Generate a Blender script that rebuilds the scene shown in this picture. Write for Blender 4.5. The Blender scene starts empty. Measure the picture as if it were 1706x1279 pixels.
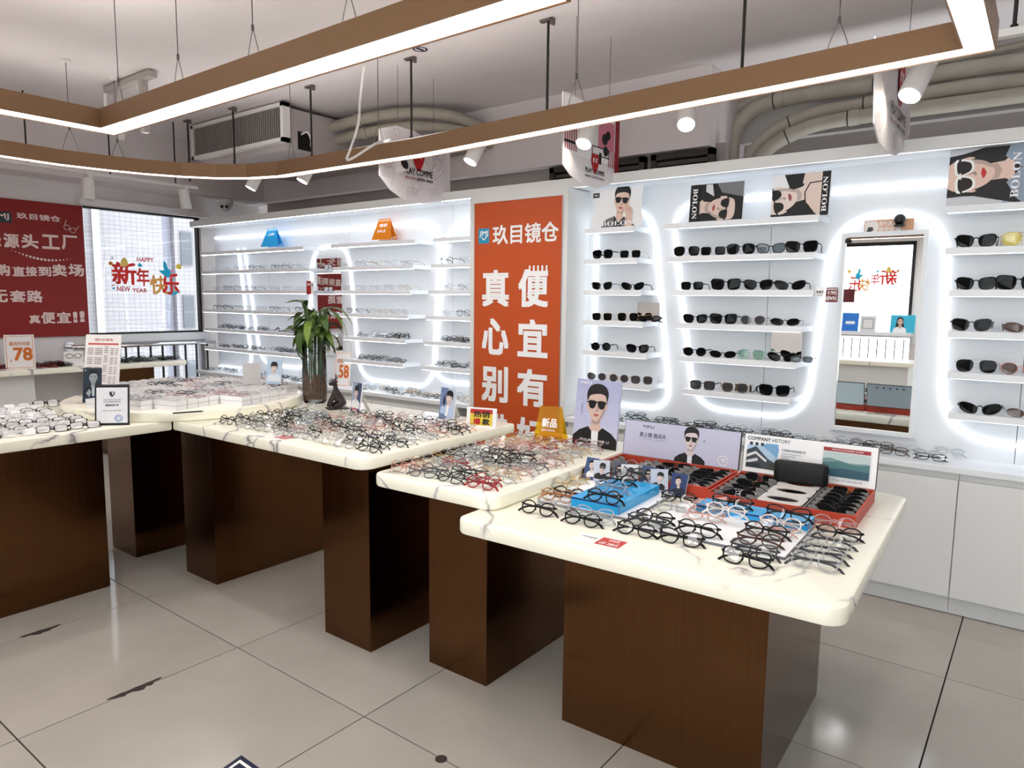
import bpy, bmesh, random, math
import numpy as np
from math import sin, cos, pi, radians, atan2, hypot
from mathutils import Vector, Matrix

random.seed(7)
SC = bpy.context.scene
COL = SC.collection

# ------------------------------------------------------------------ camera
F, CX, CY, CAMH = 1175.14, 853.0, 639.5, 1.464
YAW, PITCH, ROLL = radians(37.277), radians(6.6756), radians(0.6506)
fw = Vector((-sin(YAW) * cos(PITCH), cos(YAW) * cos(PITCH), -sin(PITCH)))
rt = Vector((cos(YAW), sin(YAW), 0.0))
up = rt.cross(fw)
rt, up = rt * cos(ROLL) + up * sin(ROLL), up * cos(ROLL) - rt * sin(ROLL)
CAM = Vector((0, 0, CAMH))
cd = bpy.data.cameras.new('camera')
cam = bpy.data.objects.new('camera', cd)
COL.objects.link(cam)
cd.sensor_fit = 'HORIZONTAL'
cd.sensor_width = 36.0
cd.lens = F / 1706.0 * 36.0
cd.clip_start = 0.02
cam.matrix_world = Matrix(((rt.x, up.x, -fw.x, 0), (rt.y, up.y, -fw.y, 0), (rt.z, up.z, -fw.z, CAMH), (0, 0, 0, 1)))
SC.camera = cam

# ------------------------------------------------------------------ world, exposure
wd = bpy.data.worlds.new('world')
SC.world = wd
wd.use_nodes = True
bg = wd.node_tree.nodes['Background']
bg.inputs[0].default_value = (0.93, 0.97, 1.0, 1)
bg.inputs[1].default_value = 3.0
vs = SC.view_settings
vs.view_transform = 'Standard'
vs.look = 'None'
vs.gamma = 1.0
vs.use_curve_mapping = False
vs.exposure = 1.25
SC.cycles.use_denoising = True
SC.cycles.max_bounces = 10
SC.cycles.diffuse_bounces = 5
SC.cycles.glossy_bounces = 5
SC.cycles.transmission_bounces = 8
SC.cycles.transparent_max_bounces = 24
SC.cycles.sample_clamp_indirect = 6.0
SC.cycles.caustics_reflective = False
SC.cycles.caustics_refractive = False

E_FIX = 4.7       # linear pendant diffuser
E_LED = 1.15       # wall LED line
E_SPOT = 10.0      # spot lamp power (W)


# where a photo pixel's line of sight meets a real plane of the room
def _ray(px, py):
    return rt * ((px - CX) / F) + up * (-(py - CY) / F) + fw


def onz(px, py, z):
    d = _ray(px, py)
    return CAM + d * ((z - CAM.z) / d.z)


def ony(px, py, y):
    d = _ray(px, py)
    return CAM + d * ((y - CAM.y) / d.y)


def onx(px, py, x):
    d = _ray(px, py)
    return CAM + d * ((x - CAM.x) / d.x)


# ------------------------------------------------------------------ materials
MATS = {}


def srgb(r, g, b):
    f = lambda c: (c / 255 / 12.92) if c / 255 <= 0.04045 else ((c / 255 + 0.055) / 1.055) ** 2.4
    return (f(r), f(g), f(b), 1)


def mat(name, col=(200, 200, 200), rough=0.5, metal=0.0, emit=0.0, trans=0.0, alpha=1.0, ior=1.45, spec=0.5, coat=0.0):
    if name in MATS:
        return MATS[name]
    m = bpy.data.materials.new(name)
    m.use_nodes = True
    p = m.node_tree.nodes['Principled BSDF']
    c = srgb(*col)
    p.inputs['Base Color'].default_value = c
    p.inputs['Roughness'].default_value = rough
    p.inputs['Metallic'].default_value = metal
    p.inputs['IOR'].default_value = ior
    p.inputs['Specular IOR Level'].default_value = spec
    p.inputs['Coat Weight'].default_value = coat
    p.inputs['Transmission Weight'].default_value = trans
    p.inputs['Alpha'].default_value = alpha
    if emit:
        p.inputs['Emission Color'].default_value = c
        p.inputs['Emission Strength'].default_value = emit
    m.diffuse_color = c
    MATS[name] = m
    return m


def nt(m):
    n = m.node_tree.nodes
    return n, m.node_tree.links, n['Principled BSDF']


def noise(n, l, scale, detail=4, vec=None, scl=None, coord='Object', dist=0.0):
    tc = n.new('ShaderNodeTexCoord')
    mp = n.new('ShaderNodeMapping')
    if scl:
        mp.inputs['Scale'].default_value = scl
    l.new(tc.outputs[coord], mp.inputs[0])
    t = n.new('ShaderNodeTexNoise')
    t.inputs['Scale'].default_value = scale
    t.inputs['Detail'].default_value = detail
    t.inputs['Distortion'].default_value = dist
    l.new(mp.outputs[0], t.inputs['Vector'])
    return t


def ramp(n, l, src, stops):
    r = n.new('ShaderNodeValToRGB')
    e = r.color_ramp.elements
    e[0].position, e[0].color = stops[0]
    e[1].position, e[1].color = stops[-1]
    for pz, c in stops[1:-1]:
        x = e.new(pz)
        x.color = c
    l.new(src, r.inputs[0])
    return r


def bump(n, l, p, src, strength, dist=0.002):
    b = n.new('ShaderNodeBump')
    b.inputs['Strength'].default_value = strength
    b.inputs['Distance'].default_value = dist
    l.new(src, b.inputs['Height'])
    l.new(b.outputs[0], p.inputs['Normal'])


def paint(name, col, rough=0.6, amt=0.03, scale=3.0):
    m = mat(name, col, rough)
    n, l, p = nt(m)
    t = noise(n, l, scale, 5)
    c = srgb(*col)
    k = 1 - amt * 2
    r = ramp(n, l, t.outputs[0], [(0.35, (c[0] * k, c[1] * k, c[2] * k, 1)), (0.65, c)])
    l.new(r.outputs[0], p.inputs['Base Color'])
    t2 = noise(n, l, 60, 2)
    bump(n, l, p, t2.outputs[0], 0.05, 0.001)
    return m


WALL = paint('wall_paint', (236, 232, 232), 0.7)
CEIL = paint('ceiling_paint', (226, 219, 219), 0.8, 0.02)
GREYP = paint('beam_paint', (176, 170, 166), 0.75)
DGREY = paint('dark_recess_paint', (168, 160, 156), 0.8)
LACQ = mat('white_lacquer', (234, 237, 240), 0.28)
CAB = paint('cabinet_white', (226, 226, 224), 0.35, 0.01)
DARK = mat('black_gap', (12, 12, 12), 0.7)
LED = mat('led_light', (240, 247, 255), 0.5, emit=E_LED)
LED2 = mat('shelf_led', (244, 248, 255), 0.5, emit=0.55)
LEDA = mat('left_shelf_led', (244, 248, 255), 0.5, emit=3.4)
UPL = mat('added_uplight', (255, 250, 244), 0.5, emit=6.0)  # added uplight that brightens the ceiling
FIXL = mat('pendant_diffuser', (255, 252, 250), 0.5, emit=E_FIX)
LAMP = mat('lamp_lens', (255, 246, 226), 0.4, emit=14)
BLACK = mat('black_plastic', (14, 14, 15), 0.3)
SATIN = mat('black_rod', (25, 22, 22), 0.45)
WHITEP = mat('white_plastic', (232, 230, 228), 0.4)
STEEL = mat('chrome', (225, 225, 228), 0.12, 1.0)
ALU = mat('brushed_aluminium', (190, 190, 192), 0.35, 1.0)
WIRE = mat('wire_grey', (90, 84, 84), 0.45, 0.6)
PIPE = paint('pipe_wrap', (180, 173, 160), 0.65, 0.06, 8)
MIRROR = mat('mirror_glass', (245, 248, 248), 0.01, 1.0)
ORANGE = mat('orange_panel', (196, 82, 32), 0.4)
RED = mat('red_banner', (138, 20, 14), 0.5)
WHITE = mat('white_print', (248, 248, 248), 0.5)
BOXRED = mat('box_orange_red', (190, 66, 42), 0.5)


def brushed(name, col, rough):
    m = mat(name, col, rough, 1.0)
    n, l, p = nt(m)
    t = noise(n, l, 1.0, 6, scl=(260, 260, 1.2))
    c = srgb(*col)
    r = ramp(n, l, t.outputs[0], [(0.3, (c[0] * .8, c[1] * .8, c[2] * .8, 1)), (0.7, c)])
    l.new(r.outputs[0], p.inputs['Base Color'])
    mr = n.new('ShaderNodeMapRange')
    mr.inputs['To Min'].default_value = rough - .06
    mr.inputs['To Max'].default_value = rough + .08
    l.new(t.outputs[0], mr.inputs['Value'])
    l.new(mr.outputs[0], p.inputs['Roughness'])
    p.inputs['Anisotropic'].default_value = 0.7
    bump(n, l, p, t.outputs[0], 0.08, 0.0006)
    return m


BRONZE = brushed('brushed_bronze_steel', (106, 74, 48), 0.16)
BROWNFIX = mat('brown_pendant_metal', (146, 114, 84), 0.42, 0.4)


def marble():
    m = mat('white_marble', (252, 249, 231), 0.22)
    n, l, p = nt(m)
    t = noise(n, l, 2.2, 5)
    tc = n.new('ShaderNodeTexCoord')
    ma = n.new('ShaderNodeVectorMath'); ma.operation = 'MULTIPLY_ADD'
    ma.inputs[1].default_value = (.42, .42, .42)
    l.new(t.outputs['Color'], ma.inputs[0]); l.new(tc.outputs['Object'], ma.inputs[2])
    mp = n.new('ShaderNodeMapping'); mp.inputs['Rotation'].default_value = (.4, .3, .6); mp.inputs['Scale'].default_value = (1, .55, 1)
    l.new(ma.outputs[0], mp.inputs[0])
    v = n.new('ShaderNodeTexVoronoi'); v.feature = 'DISTANCE_TO_EDGE'; v.inputs['Scale'].default_value = 3.4
    l.new(mp.outputs[0], v.inputs['Vector'])
    r = ramp(n, l, v.outputs['Distance'], [(0.0, srgb(128, 126, 124)), (0.006, srgb(176, 172, 168)), (0.02, srgb(232, 228, 220)), (0.05, srgb(252, 249, 231))])
    t2 = noise(n, l, 2.6, 3)
    k = ramp(n, l, t2.outputs[0], [(0.43, (0, 0, 0, 1)), (0.53, (1, 1, 1, 1))])
    mx = n.new('ShaderNodeMix'); mx.data_type = 'RGBA'
    mx.inputs[6].default_value = srgb(252, 249, 231)
    l.new(k.outputs[0], mx.inputs[0]); l.new(r.outputs[0], mx.inputs[7])
    l.new(mx.outputs[2], p.inputs['Base Color'])
    return m


MARBLE = marble()


def tilemat():
    m = mat('polished_floor_tile', (186, 179, 169), 0.12)
    n, l, p = nt(m)
    t = noise(n, l, 2.0, 5)
    r = ramp(n, l, t.outputs[0], [(0.3, srgb(174, 168, 159)), (0.7, srgb(186, 180, 171))])
    l.new(r.outputs[0], p.inputs['Base Color'])
    return m


TILE = tilemat()
GROUT = mat('dark_grout', (26, 22, 20), 0.9)


def thin_glass(name, col, opacity, rough=0.02, gloss=0.12):
    m = bpy.data.materials.new(name)
    m.use_nodes = True
    n, l = m.node_tree.nodes, m.node_tree.links
    n.clear()
    o = n.new('ShaderNodeOutputMaterial')
    tr = n.new('ShaderNodeBsdfTransparent'); tr.inputs[0].default_value = srgb(*col)
    gl = n.new('ShaderNodeBsdfGlossy'); gl.inputs['Roughness'].default_value = rough
    fr = n.new('ShaderNodeFresnel'); fr.inputs[0].default_value = 1.5
    mx = n.new('ShaderNodeMixShader')
    l.new(fr.outputs[0], mx.inputs[0]); l.new(tr.outputs[0], mx.inputs[1]); l.new(gl.outputs[0], mx.inputs[2])
    out = mx
    if opacity > 0:
        df = n.new('ShaderNodeBsdfPrincipled')
        df.inputs['Base Color'].default_value = srgb(*col); df.inputs['Roughness'].default_value = 0.15
        m2 = n.new('ShaderNodeMixShader'); m2.inputs[0].default_value = opacity
        l.new(mx.outputs[0], m2.inputs[1]); l.new(df.outputs[0], m2.inputs[2])
        out = m2
    l.new(out.outputs[0], o.inputs[0])
    m.diffuse_color = srgb(*col)
    MATS[name] = m
    return m


GLASS = thin_glass('window_glass', (250, 252, 252), 0)
LENS = thin_glass('clear_lens', (246, 249, 249), 0)
LENSB = thin_glass('blue_lens', (205, 222, 240), 0.05)
LENSG = thin_glass('green_tint_lens', (150, 190, 170), 0.25)
LENSY = thin_glass('yellow_lens', (240, 222, 120), 0.25)
LENSGREY = thin_glass('grey_lens', (110, 125, 132), 0.35)
LENSGRAD = thin_glass('smoke_lens', (62, 58, 60), 0.55)
LENSBR = thin_glass('brown_lens', (92, 66, 56), 0.6)
LENSK = mat('black_lens', (6, 7, 8), 0.08, spec=0.12)
BLUEAC = thin_glass('blue_acrylic', (40, 188, 255), 0.75)
ORAC = thin_glass('orange_acrylic', (255, 158, 30), 0.6)
YELAC = thin_glass('yellow_acrylic', (255, 226, 40), 0.14)
CLEARAC = thin_glass('clear_acrylic', (238, 244, 246), 0.12)


# ------------------------------------------------------------------ geometry builder
class B:
    def __init__(s):
        s.v, s.f, s.mi = [], [], []

    def add(s, vs, fs, m=0):
        o = len(s.v)
        s.v += [tuple(v) for v in vs]
        s.f += [tuple(i + o for i in f) for f in fs]
        s.mi += [m] * len(fs)
        return s

    def box(s, x0, x1, y0, y1, z0, z1, M=None, m=0):
        vs = [(x0, y0, z0), (x1, y0, z0), (x1, y1, z0), (x0, y1, z0), (x0, y0, z1), (x1, y0, z1), (x1, y1, z1), (x0, y1, z1)]
        if M is not None:
            vs = [M @ Vector(v) for v in vs]
        return s.add(vs, [(0, 3, 2, 1), (4, 5, 6, 7), (0, 1, 5, 4), (1, 2, 6, 5), (2, 3, 7, 6), (3, 0, 4, 7)], m)

    def tube(s, pts, r, n=8, closed=False, m=0, sq=None):
        pts = [Vector(p) for p in pts]
        N = len(pts)
        vs, fs = [], []
        rr = r if isinstance(r, (list, tuple)) else [r] * N
        prev = None
        for i, p in enumerate(pts):
            a = pts[(i - 1) % N] if (closed or i > 0) else p
            b = pts[(i + 1) % N] if (closed or i < N - 1) else p
            t = (b - a).normalized()
            if prev is None:
                ref = Vector((0, 0, 1)) if abs(t.z) < 0.95 else Vector((0, 1, 0))
                u = t.cross(ref).normalized()
            else:
                u = (prev - t * prev.dot(t))
                u = u.normalized() if u.length > 1e-6 else t.orthogonal().normalized()
            prev = u
            w = t.cross(u)
            for k in range(n):
                an = 2 * pi * (k + .5) / n
                ru, rw = (rr[i], rr[i]) if sq is None else (rr[i] * sq[0], rr[i] * sq[1])
                vs.append(p + u * (cos(an) * ru) + w * (sin(an) * rw))
        segs = N if closed else N - 1
        for i in range(segs):
            j = (i + 1) % N
            for k in range(n):
                k2 = (k + 1) % n
                fs.append((i * n + k, i * n + k2, j * n + k2, j * n + k))
        if not closed:
            fs.append(tuple(range(n - 1, -1, -1)))
            fs.append(tuple((N - 1) * n + k for k in range(n)))
        return s.add(vs, fs, m)

    def cyl(s, a, b, r0, r1=None, n=16, m=0):
        return s.tube([a, b], [r0, r0 if r1 is None else r1], n, m=m)

    def lathe(s, prof, c=(0, 0, 0), n=24, m=0):
        vs, fs = [], []
        for (r, z) in prof:
            for k in range(n):
                a = 2 * pi * k / n
                vs.append((c[0] + r * cos(a), c[1] + r * sin(a), c[2] + z))
        for i in range(len(prof) - 1):
            for k in range(n):
                k2 = (k + 1) % n
                fs.append((i * n + k, i * n + k2, (i + 1) * n + k2, (i + 1) * n + k))
        fs.append(tuple(range(n - 1, -1, -1)))
        fs.append(tuple((len(prof) - 1) * n + k for k in range(n)))
        return s.add(vs, fs, m)

    def prism(s, poly, z0, z1, M=None, m=0):
        n = len(poly)
        vs = [Vector((x, y, z0)) for x, y in poly] + [Vector((x, y, z1)) for x, y in poly]
        if M is not None:
            vs = [M @ v for v in vs]
        fs = [tuple(range(n - 1, -1, -1)), tuple(range(n, 2 * n))] + [(i, (i + 1) % n, n + (i + 1) % n, n + i) for i in range(n)]
        return s.add(vs, fs, m)

    def slab(s, poly, z0, z1, r=0.006, m=0):
        # a board with softened top and bottom edges
        def inset(d):
            c = []
            n = len(poly)
            for i in range(n):
                p, a, b = Vector(poly[i]), Vector(poly[i - 1]), Vector(poly[(i + 1) % n])
                e1, e2 = (p - a).normalized(), (b - p).normalized()
                nn = (Vector((-e1.y, e1.x)) + Vector((-e2.y, e2.x))).normalized()
                c.append(p + nn * d)
            return c
        rings = [(r, z0), (r * .3, z0 + r * .3), (0, z0 + r), (0, z1 - r), (r * .3, z1 - r * .3), (r, z1)]
        n = len(poly)
        vs, fs = [], []
        for d, z in rings:
            vs += [(q.x, q.y, z) for q in inset(d)]
        for i in range(len(rings) - 1):
            for k in range(n):
                k2 = (k + 1) % n
                fs.append((i * n + k, i * n + k2, (i + 1) * n + k2, (i + 1) * n + k))
        fs.append(tuple(range(n - 1, -1, -1)))
        fs.append(tuple((len(rings) - 1) * n + k for k in range(n)))
        return s.add(vs, fs, m)

    def obj(s, name, mats, parent=None, world=False, smooth=False):
        me = bpy.data.meshes.new(name)
        me.from_pydata(s.v, [], s.f)
        if not isinstance(mats, (list, tuple)):
            mats = [mats]
        for m in mats:
            me.materials.append(m)
        if len(mats) > 1:
            me.polygons.foreach_set('material_index', s.mi)
        if smooth:
            me.polygons.foreach_set('use_smooth', [True] * len(me.polygons))
            if hasattr(me, 'set_sharp_from_angle'):
                me.set_sharp_from_angle(angle=radians(38))
        me.update()
        o = bpy.data.objects.new(name, me)
        COL.objects.link(o)
        if parent is not None:
            o.parent = parent
            if world:
                o.matrix_parent_inverse = wm(parent).inverted()
        return o


def wm(o):
    M = o.matrix_basis.copy()
    if o.parent:
        M = wm(o.parent) @ o.matrix_parent_inverse @ M
    return M


def tag(o, label=None, cat=None, group=None, kind=None):
    if label: o['label'] = label
    if cat: o['category'] = cat
    if group: o['group'] = group
    if kind: o['kind'] = kind
    return o


def thing(name, label, cat, loc=(0, 0, 0), rotz=0.0, group=None, rot=None):
    o = bpy.data.objects.new(name, None)
    COL.objects.link(o)
    o.empty_display_size = 0.05
    o.location = loc
    o.rotation_euler = rot if rot else (0, 0, rotz)
    return tag(o, label, cat, group)


def struct(name, b, m, parent=None, smooth=False):
    o = b.obj(name, m, parent, smooth=smooth)
    if parent is None:
        o['kind'] = 'structure'
    return o


def rrect(x0, x1, y0, y1, r, n=6):
    pts = []
    for cx, cy, a0 in ((x1 - r, y1 - r, 0), (x0 + r, y1 - r, pi / 2), (x0 + r, y0 + r, pi), (x1 - r, y0 + r, 1.5 * pi)):
        for k in range(n + 1):
            a = a0 + pi / 2 * k / n
            pts.append((cx + r * cos(a), cy + r * sin(a)))
    return pts


def rot2(poly, a, c):
    return [(c[0] + (x - c[0]) * cos(a) - (y - c[1]) * sin(a), c[1] + (x - c[0]) * sin(a) + (y - c[1]) * cos(a)) for x, y in poly]


def bez(p, n=10):
    # Catmull-Rom through the points
    p = [Vector(q) for q in p]
    q = [p[0] * 2 - p[1]] + p + [p[-1] * 2 - p[-2]]
    out = []
    for i in range(1, len(q) - 2):
        for k in range(n):
            t = k / n
            a, b, c, d = q[i - 1], q[i], q[i + 1], q[i + 2]
            out.append(0.5 * ((2 * b) + (c - a) * t + (2 * a - 5 * b + 4 * c - d) * t * t + (3 * b - a - 3 * c + d) * t ** 3))
    out.append(p[-1])
    return out


# ------------------------------------------------------------------ flat print: lettering and pictures
_TXT = {}


def text_geo(s, bold=0.0):
    key = (s, bold)
    if key not in _TXT:
        c = bpy.data.curves.new('text', 'FONT')
        c.body = s
        c.offset = bold
        c.resolution_u = 2
        o = bpy.data.objects.new('text', c)
        COL.objects.link(o)
        bpy.context.view_layer.update()
        me = bpy.data.meshes.new_from_object(o.evaluated_get(bpy.context.evaluated_depsgraph_get()))
        v = np.zeros(len(me.vertices) * 3)
        me.vertices.foreach_get('co', v)
        v = v.reshape(-1, 3)
        fs = [tuple(p.vertices) for p in me.polygons]
        bpy.data.objects.remove(o)
        bpy.data.curves.remove(c)
        bpy.data.meshes.remove(me)
        _TXT[key] = (v, fs)
    return _TXT[key]


class Print:
    """Coloured shapes laid on a flat board: board plane is X right, Z up, facing -Y; unit = metres."""
    def __init__(s, x0, x1, z0, z1):
        s.r = (x0, x1, z0, z1)
        s.b, s.mats, s.k = B(), [], 0
        s.split, s.extra = False, []

    def _m(s, col):
        if isinstance(col, bpy.types.Material):
            m = col
        else:
            m = mat('ink_%d_%d_%d' % tuple(col), col, 0.5)
        if m not in s.mats:
            s.mats.append(m)
        return s.mats.index(m)

    def poly(s, col, pts, T=None, smooth=0):
        if T:
            pts = [T(*p) for p in pts]
        if smooth:
            n = len(pts)
            out = []
            for i in range(n):
                a, b, c, d = [Vector(pts[(i + j - 1) % n]) for j in range(4)]
                for k in range(smooth):
                    t = k / smooth
                    out.append(0.5 * ((2 * b) + (c - a) * t + (2 * a - 5 * b + 4 * c - d) * t * t + (3 * b - a - 3 * c + d) * t ** 3))
            pts = [(p.x, p.y) for p in out]
        x0, x1, z0, z1 = s.r
        for ax, lim, sg in ((0, x0, 1), (0, x1, -1), (1, z0, 1), (1, z1, -1)):
            out = []
            n = len(pts)
            for i in range(n):
                p, q = pts[i], pts[(i + 1) % n]
                dp, dq = (p[ax] - lim) * sg, (q[ax] - lim) * sg
                if dp >= 0:
                    out.append(p)
                if dp * dq < 0:
                    t = dp / (dp - dq)
                    out.append((p[0] + (q[0] - p[0]) * t, p[1] + (q[1] - p[1]) * t))
            pts = out
            if len(pts) < 3:
                return s
        s.k += 1
        y = -0.00018 * s.k
        s.b.add([(x, y, z) for x, z in pts], [tuple(range(len(pts)))], s._m(col))
        return s

    def rect(s, col, x0, x1, z0, z1):
        return s.poly(col, [(x0, z0), (x1, z0), (x1, z1), (x0, z1)])

    def disc(s, col, cx, cz, r, r2=None, n=18, T=None):
        r2 = r2 or r
        return s.poly(col, [(cx + r * cos(2 * pi * k / n), cz + r2 * sin(2 * pi * k / n)) for k in range(n)], T)

    def line(s, col, pts, w, closed=False, inside=None):
        pts = [Vector(p) for p in pts]
        if closed:
            pts.append(pts[0])
        s.k += 1
        y = -0.00018 * s.k
        for a, b in zip(pts, pts[1:]):
            d = b - a
            if d.length < 1e-9 or (inside and not (inside(a) and inside(b))):
                continue
            d = d.normalized()
            q = Vector((-d.y, d.x)) * w / 2
            e = d * w * .3
            s.b.add([(v.x, y, v.y) for v in (a - q - e, b - q + e, b + q + e, a + q - e)], [(0, 1, 2, 3)], s._m(col))
        return s

    def text(s, col, st, x0, x1, z0, z1, bold=0.0, rot=0, keep=False):
        v, fs = text_geo(st)
        mn, mx = v.min(0), v.max(0)
        w, h = mx[0] - mn[0], mx[1] - mn[1]
        s.k += 1
        y = -0.00018 * s.k
        vs = []
        if s.split:
            Q = Print(*s.r)
            Q.k = s.k
            Q.text(col, st, x0, x1, z0, z1, bold, rot)
            s.extra.append(Q)
            return s
        for p in v:
            u, t = (p[0] - mn[0]) / w, (p[1] - mn[1]) / h
            if rot == 90:      # reads bottom to top
                u, t = 1 - t, u
            elif rot == -90:   # reads top to bottom
                u, t = t, 1 - u
            if rot == 180:
                u = 1 - u
            vs.append((x0 + u * (x1 - x0), y, z0 + t * (z1 - z0)))
        # bold strokes: the glyph printed again, shifted by a hair each way
        dx = bold * (x1 - x0) / w
        dz = bold * (z1 - z0) / h
        if rot in (90, -90):
            dx, dz = bold * (x1 - x0) / h, bold * (z1 - z0) / w
        dx, dz = min(dx, dz * 1.3), min(dz, dx * 1.3)
        sh = [(0, 0)] if bold < .004 else [(dx, dz), (-dx, dz), (dx, -dz), (-dx, -dz)]
        for n_, (ax, az) in enumerate(sh):
            s.b.add([(x + ax, y - .00006 * n_, z + az) for x, y, z in vs], fs, s._m(col))
        s.k += 1 if len(sh) > 1 else 0
        return s

    def put(s, name, parent, y=0.0):
        o = s.b.obj(name, s.mats, parent)
        o.location = (0, y - 0.0002, 0)
        for q in s.extra:
            q.put('character', parent, y)
        return o


def portrait(P, T, hair='short', skin=(222, 190, 172), hairc=(22, 19, 20), top=(16, 16, 19), shirt=None, lens=(10, 10, 12),
             rim=None, lips=(176, 92, 84), smile=False, glasses=True, bgshade=None):
    """Head and shoulders in a unit frame: face about 1 wide, chin at 0, crown at 1.75, shoulders down to -1.6."""
    if hair == 'long':
        P.poly(hairc, [(-.66, .9), (-.6, 1.5), (-.2, 1.85), (.25, 1.85), (.65, 1.5), (.72, .8), (.85, 0), (.95, -.8), (.6, -1.25), (.3, -.9), (-.3, -.9), (-.65, -1.2), (-.95, -.7), (-.8, 0)], T, 4)
    P.poly(skin, [(-.26, .3), (.26, .3), (.28, -.3), (.5, -.55), (-.5, -.55), (-.28, -.3)], T)
    P.poly(top, [(-1.35, -1.7), (-1.3, -.85), (-.95, -.55), (-.42, -.32), (0, -.75), (.42, -.32), (.95, -.55), (1.3, -.85), (1.35, -1.7)], T)
    if shirt:
        P.poly(shirt, [(-.2, -.52), (.2, -.52), (.22, -1.7), (-.14, -1.7)], T)
    sh = tuple(int(c * .82) for c in skin)
    P.poly(sh, [(-.26, .22), (.26, .22), (.24, -.12), (0, -.22), (-.24, -.12)], T)
    P.poly(skin, [(-.6, .72), (-.56, .95), (-.5, .62), (-.55, .5)], T, 3)
    P.poly(skin, [(.6, .72), (.56, .95), (.5, .62), (.55, .5)], T, 3)
    P.poly(skin, [(-.52, 1.1), (-.3, 1.5), (.3, 1.5), (.52, 1.1), (.5, .6), (.36, .2), (.12, 0), (-.12, 0), (-.36, .2), (-.5, .6)], T, 4)
    P.poly(sh, [(.5, .9), (.5, .6), (.36, .2), (.12, 0), (.3, .35), (.4, .7)], T, 3)
    if hair == 'short':
        P.poly(hairc, [(-.56, .95), (-.63, 1.35), (-.45, 1.72), (-.05, 1.86), (.4, 1.75), (.62, 1.4), (.56, .95), (.48, 1.25), (.2, 1.36), (-.2, 1.32), (-.46, 1.22)], T, 4)
    elif hair == 'fringe':
        P.poly(hairc, [(-.58, .55), (-.66, 1.3), (-.45, 1.75), (0, 1.88), (.45, 1.75), (.66, 1.3), (.58, .55), (.5, 1.0), (.25, 1.08), (0, 1.04), (-.25, 1.08), (-.5, 1.0)], T, 4)
    else:
        P.poly(hairc, [(-.62, .5), (-.64, 1.3), (-.4, 1.75), (.1, 1.86), (.5, 1.7), (.68, 1.2), (.62, .5), (.52, 1.05), (.2, 1.45), (-.1, 1.5), (-.42, 1.2), (-.52, .9)], T, 4)
    dk = tuple(int(c * .68) for c in skin)
    P.poly(dk, [(-.06, .5), (.0, .46), (.1, .5), (.04, .56)], T)
    P.poly(dk, [(.02, .9), (.07, .58), (.11, .52), (.03, .56)], T)
    P.poly(lips, [(-.18, .29), (-.05, .34), (.05, .34), (.18, .29), (0, .2 if not smile else .16)], T, 2)
    if smile:
        P.poly((250, 248, 246), [(-.13, .29), (.13, .29), (0, .22)], T)
    if glasses:
        for sx in (-1, 1):
            q = [(sx * .07, .98), (sx * .44, 1.0), (sx * .49, .86), (sx * .4, .63), (sx * .2, .6), (sx * .08, .74)]
            if rim:
                P.poly(rim, [(sx * .03, 1.04), (sx * .5, 1.07), (sx * .55, .86), (sx * .44, .56), (sx * .18, .53), (sx * .03, .72)], T, 3)
            P.poly(lens, q, T, 3)
            P.poly(lens, [(sx * .44, .98), (sx * .6, .92), (sx * .6, .87), (sx * .44, .9)], T)
        P.poly(rim or lens, [(-.1, .96), (.1, .96), (.1, .9), (-.1, .9)], T)
    else:
        for sx in (-1, 1):
            P.poly((30, 24, 24), [(sx * .14, .85), (sx * .28, .9), (sx * .4, .85), (sx * .28, .8)], T, 2)
            P.poly(hairc, [(sx * .1, 1.0), (sx * .42, 1.04), (sx * .42, 1.0), (sx * .1, .96)], T)


def T_(cx, cz, s, a=0.0, sx=1.0):
    ca, sa = cos(a), sin(a)
    return lambda x, z: (cx + s * (sx * x * ca - z * sa), cz + s * (sx * x * sa + z * ca))


ORD = ['first', 'second', 'third', 'fourth', 'fifth', 'sixth', 'seventh', 'eighth', 'ninth', 'tenth', 'eleventh', 'twelfth', 'thirteenth', 'fourteenth', 'fifteenth', 'sixteenth', 'seventeenth', 'eighteenth', 'nineteenth', 'twentieth']
# ================================================================== ROOM SHELL
CEILZ = 3.0
fl = struct('floor', B().box(-7.3, 2.5, -3.1, 4.7, -0.06, -0.006), GROUT)
tile_me = None
tx0, ty0, TS = -0.224, 0.755, 0.8
for i in range(-9, 4):
    for j in range(-5, 5):
        xa, xb = max(tx0 + TS * i, -7.2), min(tx0 + TS * (i + 1), 2.4)
        ya, yb = max(ty0 + TS * j, -3.0), min(ty0 + TS * (j + 1), 4.6)
        if xb - xa < .02 or yb - ya < .02:
            continue
        w, d = xb - xa, yb - ya
        if abs(w - TS) < 1e-6 and abs(d - TS) < 1e-6 and tile_me:
            o = bpy.data.objects.new('tile', tile_me)
            COL.objects.link(o)
            o.parent = fl
        else:
            o = B().slab([(.0026, .0026), (w - .0026, .0026), (w - .0026, d - .0026), (.0026, d - .0026)], -0.012, 0, .0005).obj('tile', TILE, fl)
            if abs(w - TS) < 1e-6 and abs(d - TS) < 1e-6:
                tile_me = o.data
        o.location = (xa, ya, 0)
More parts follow.
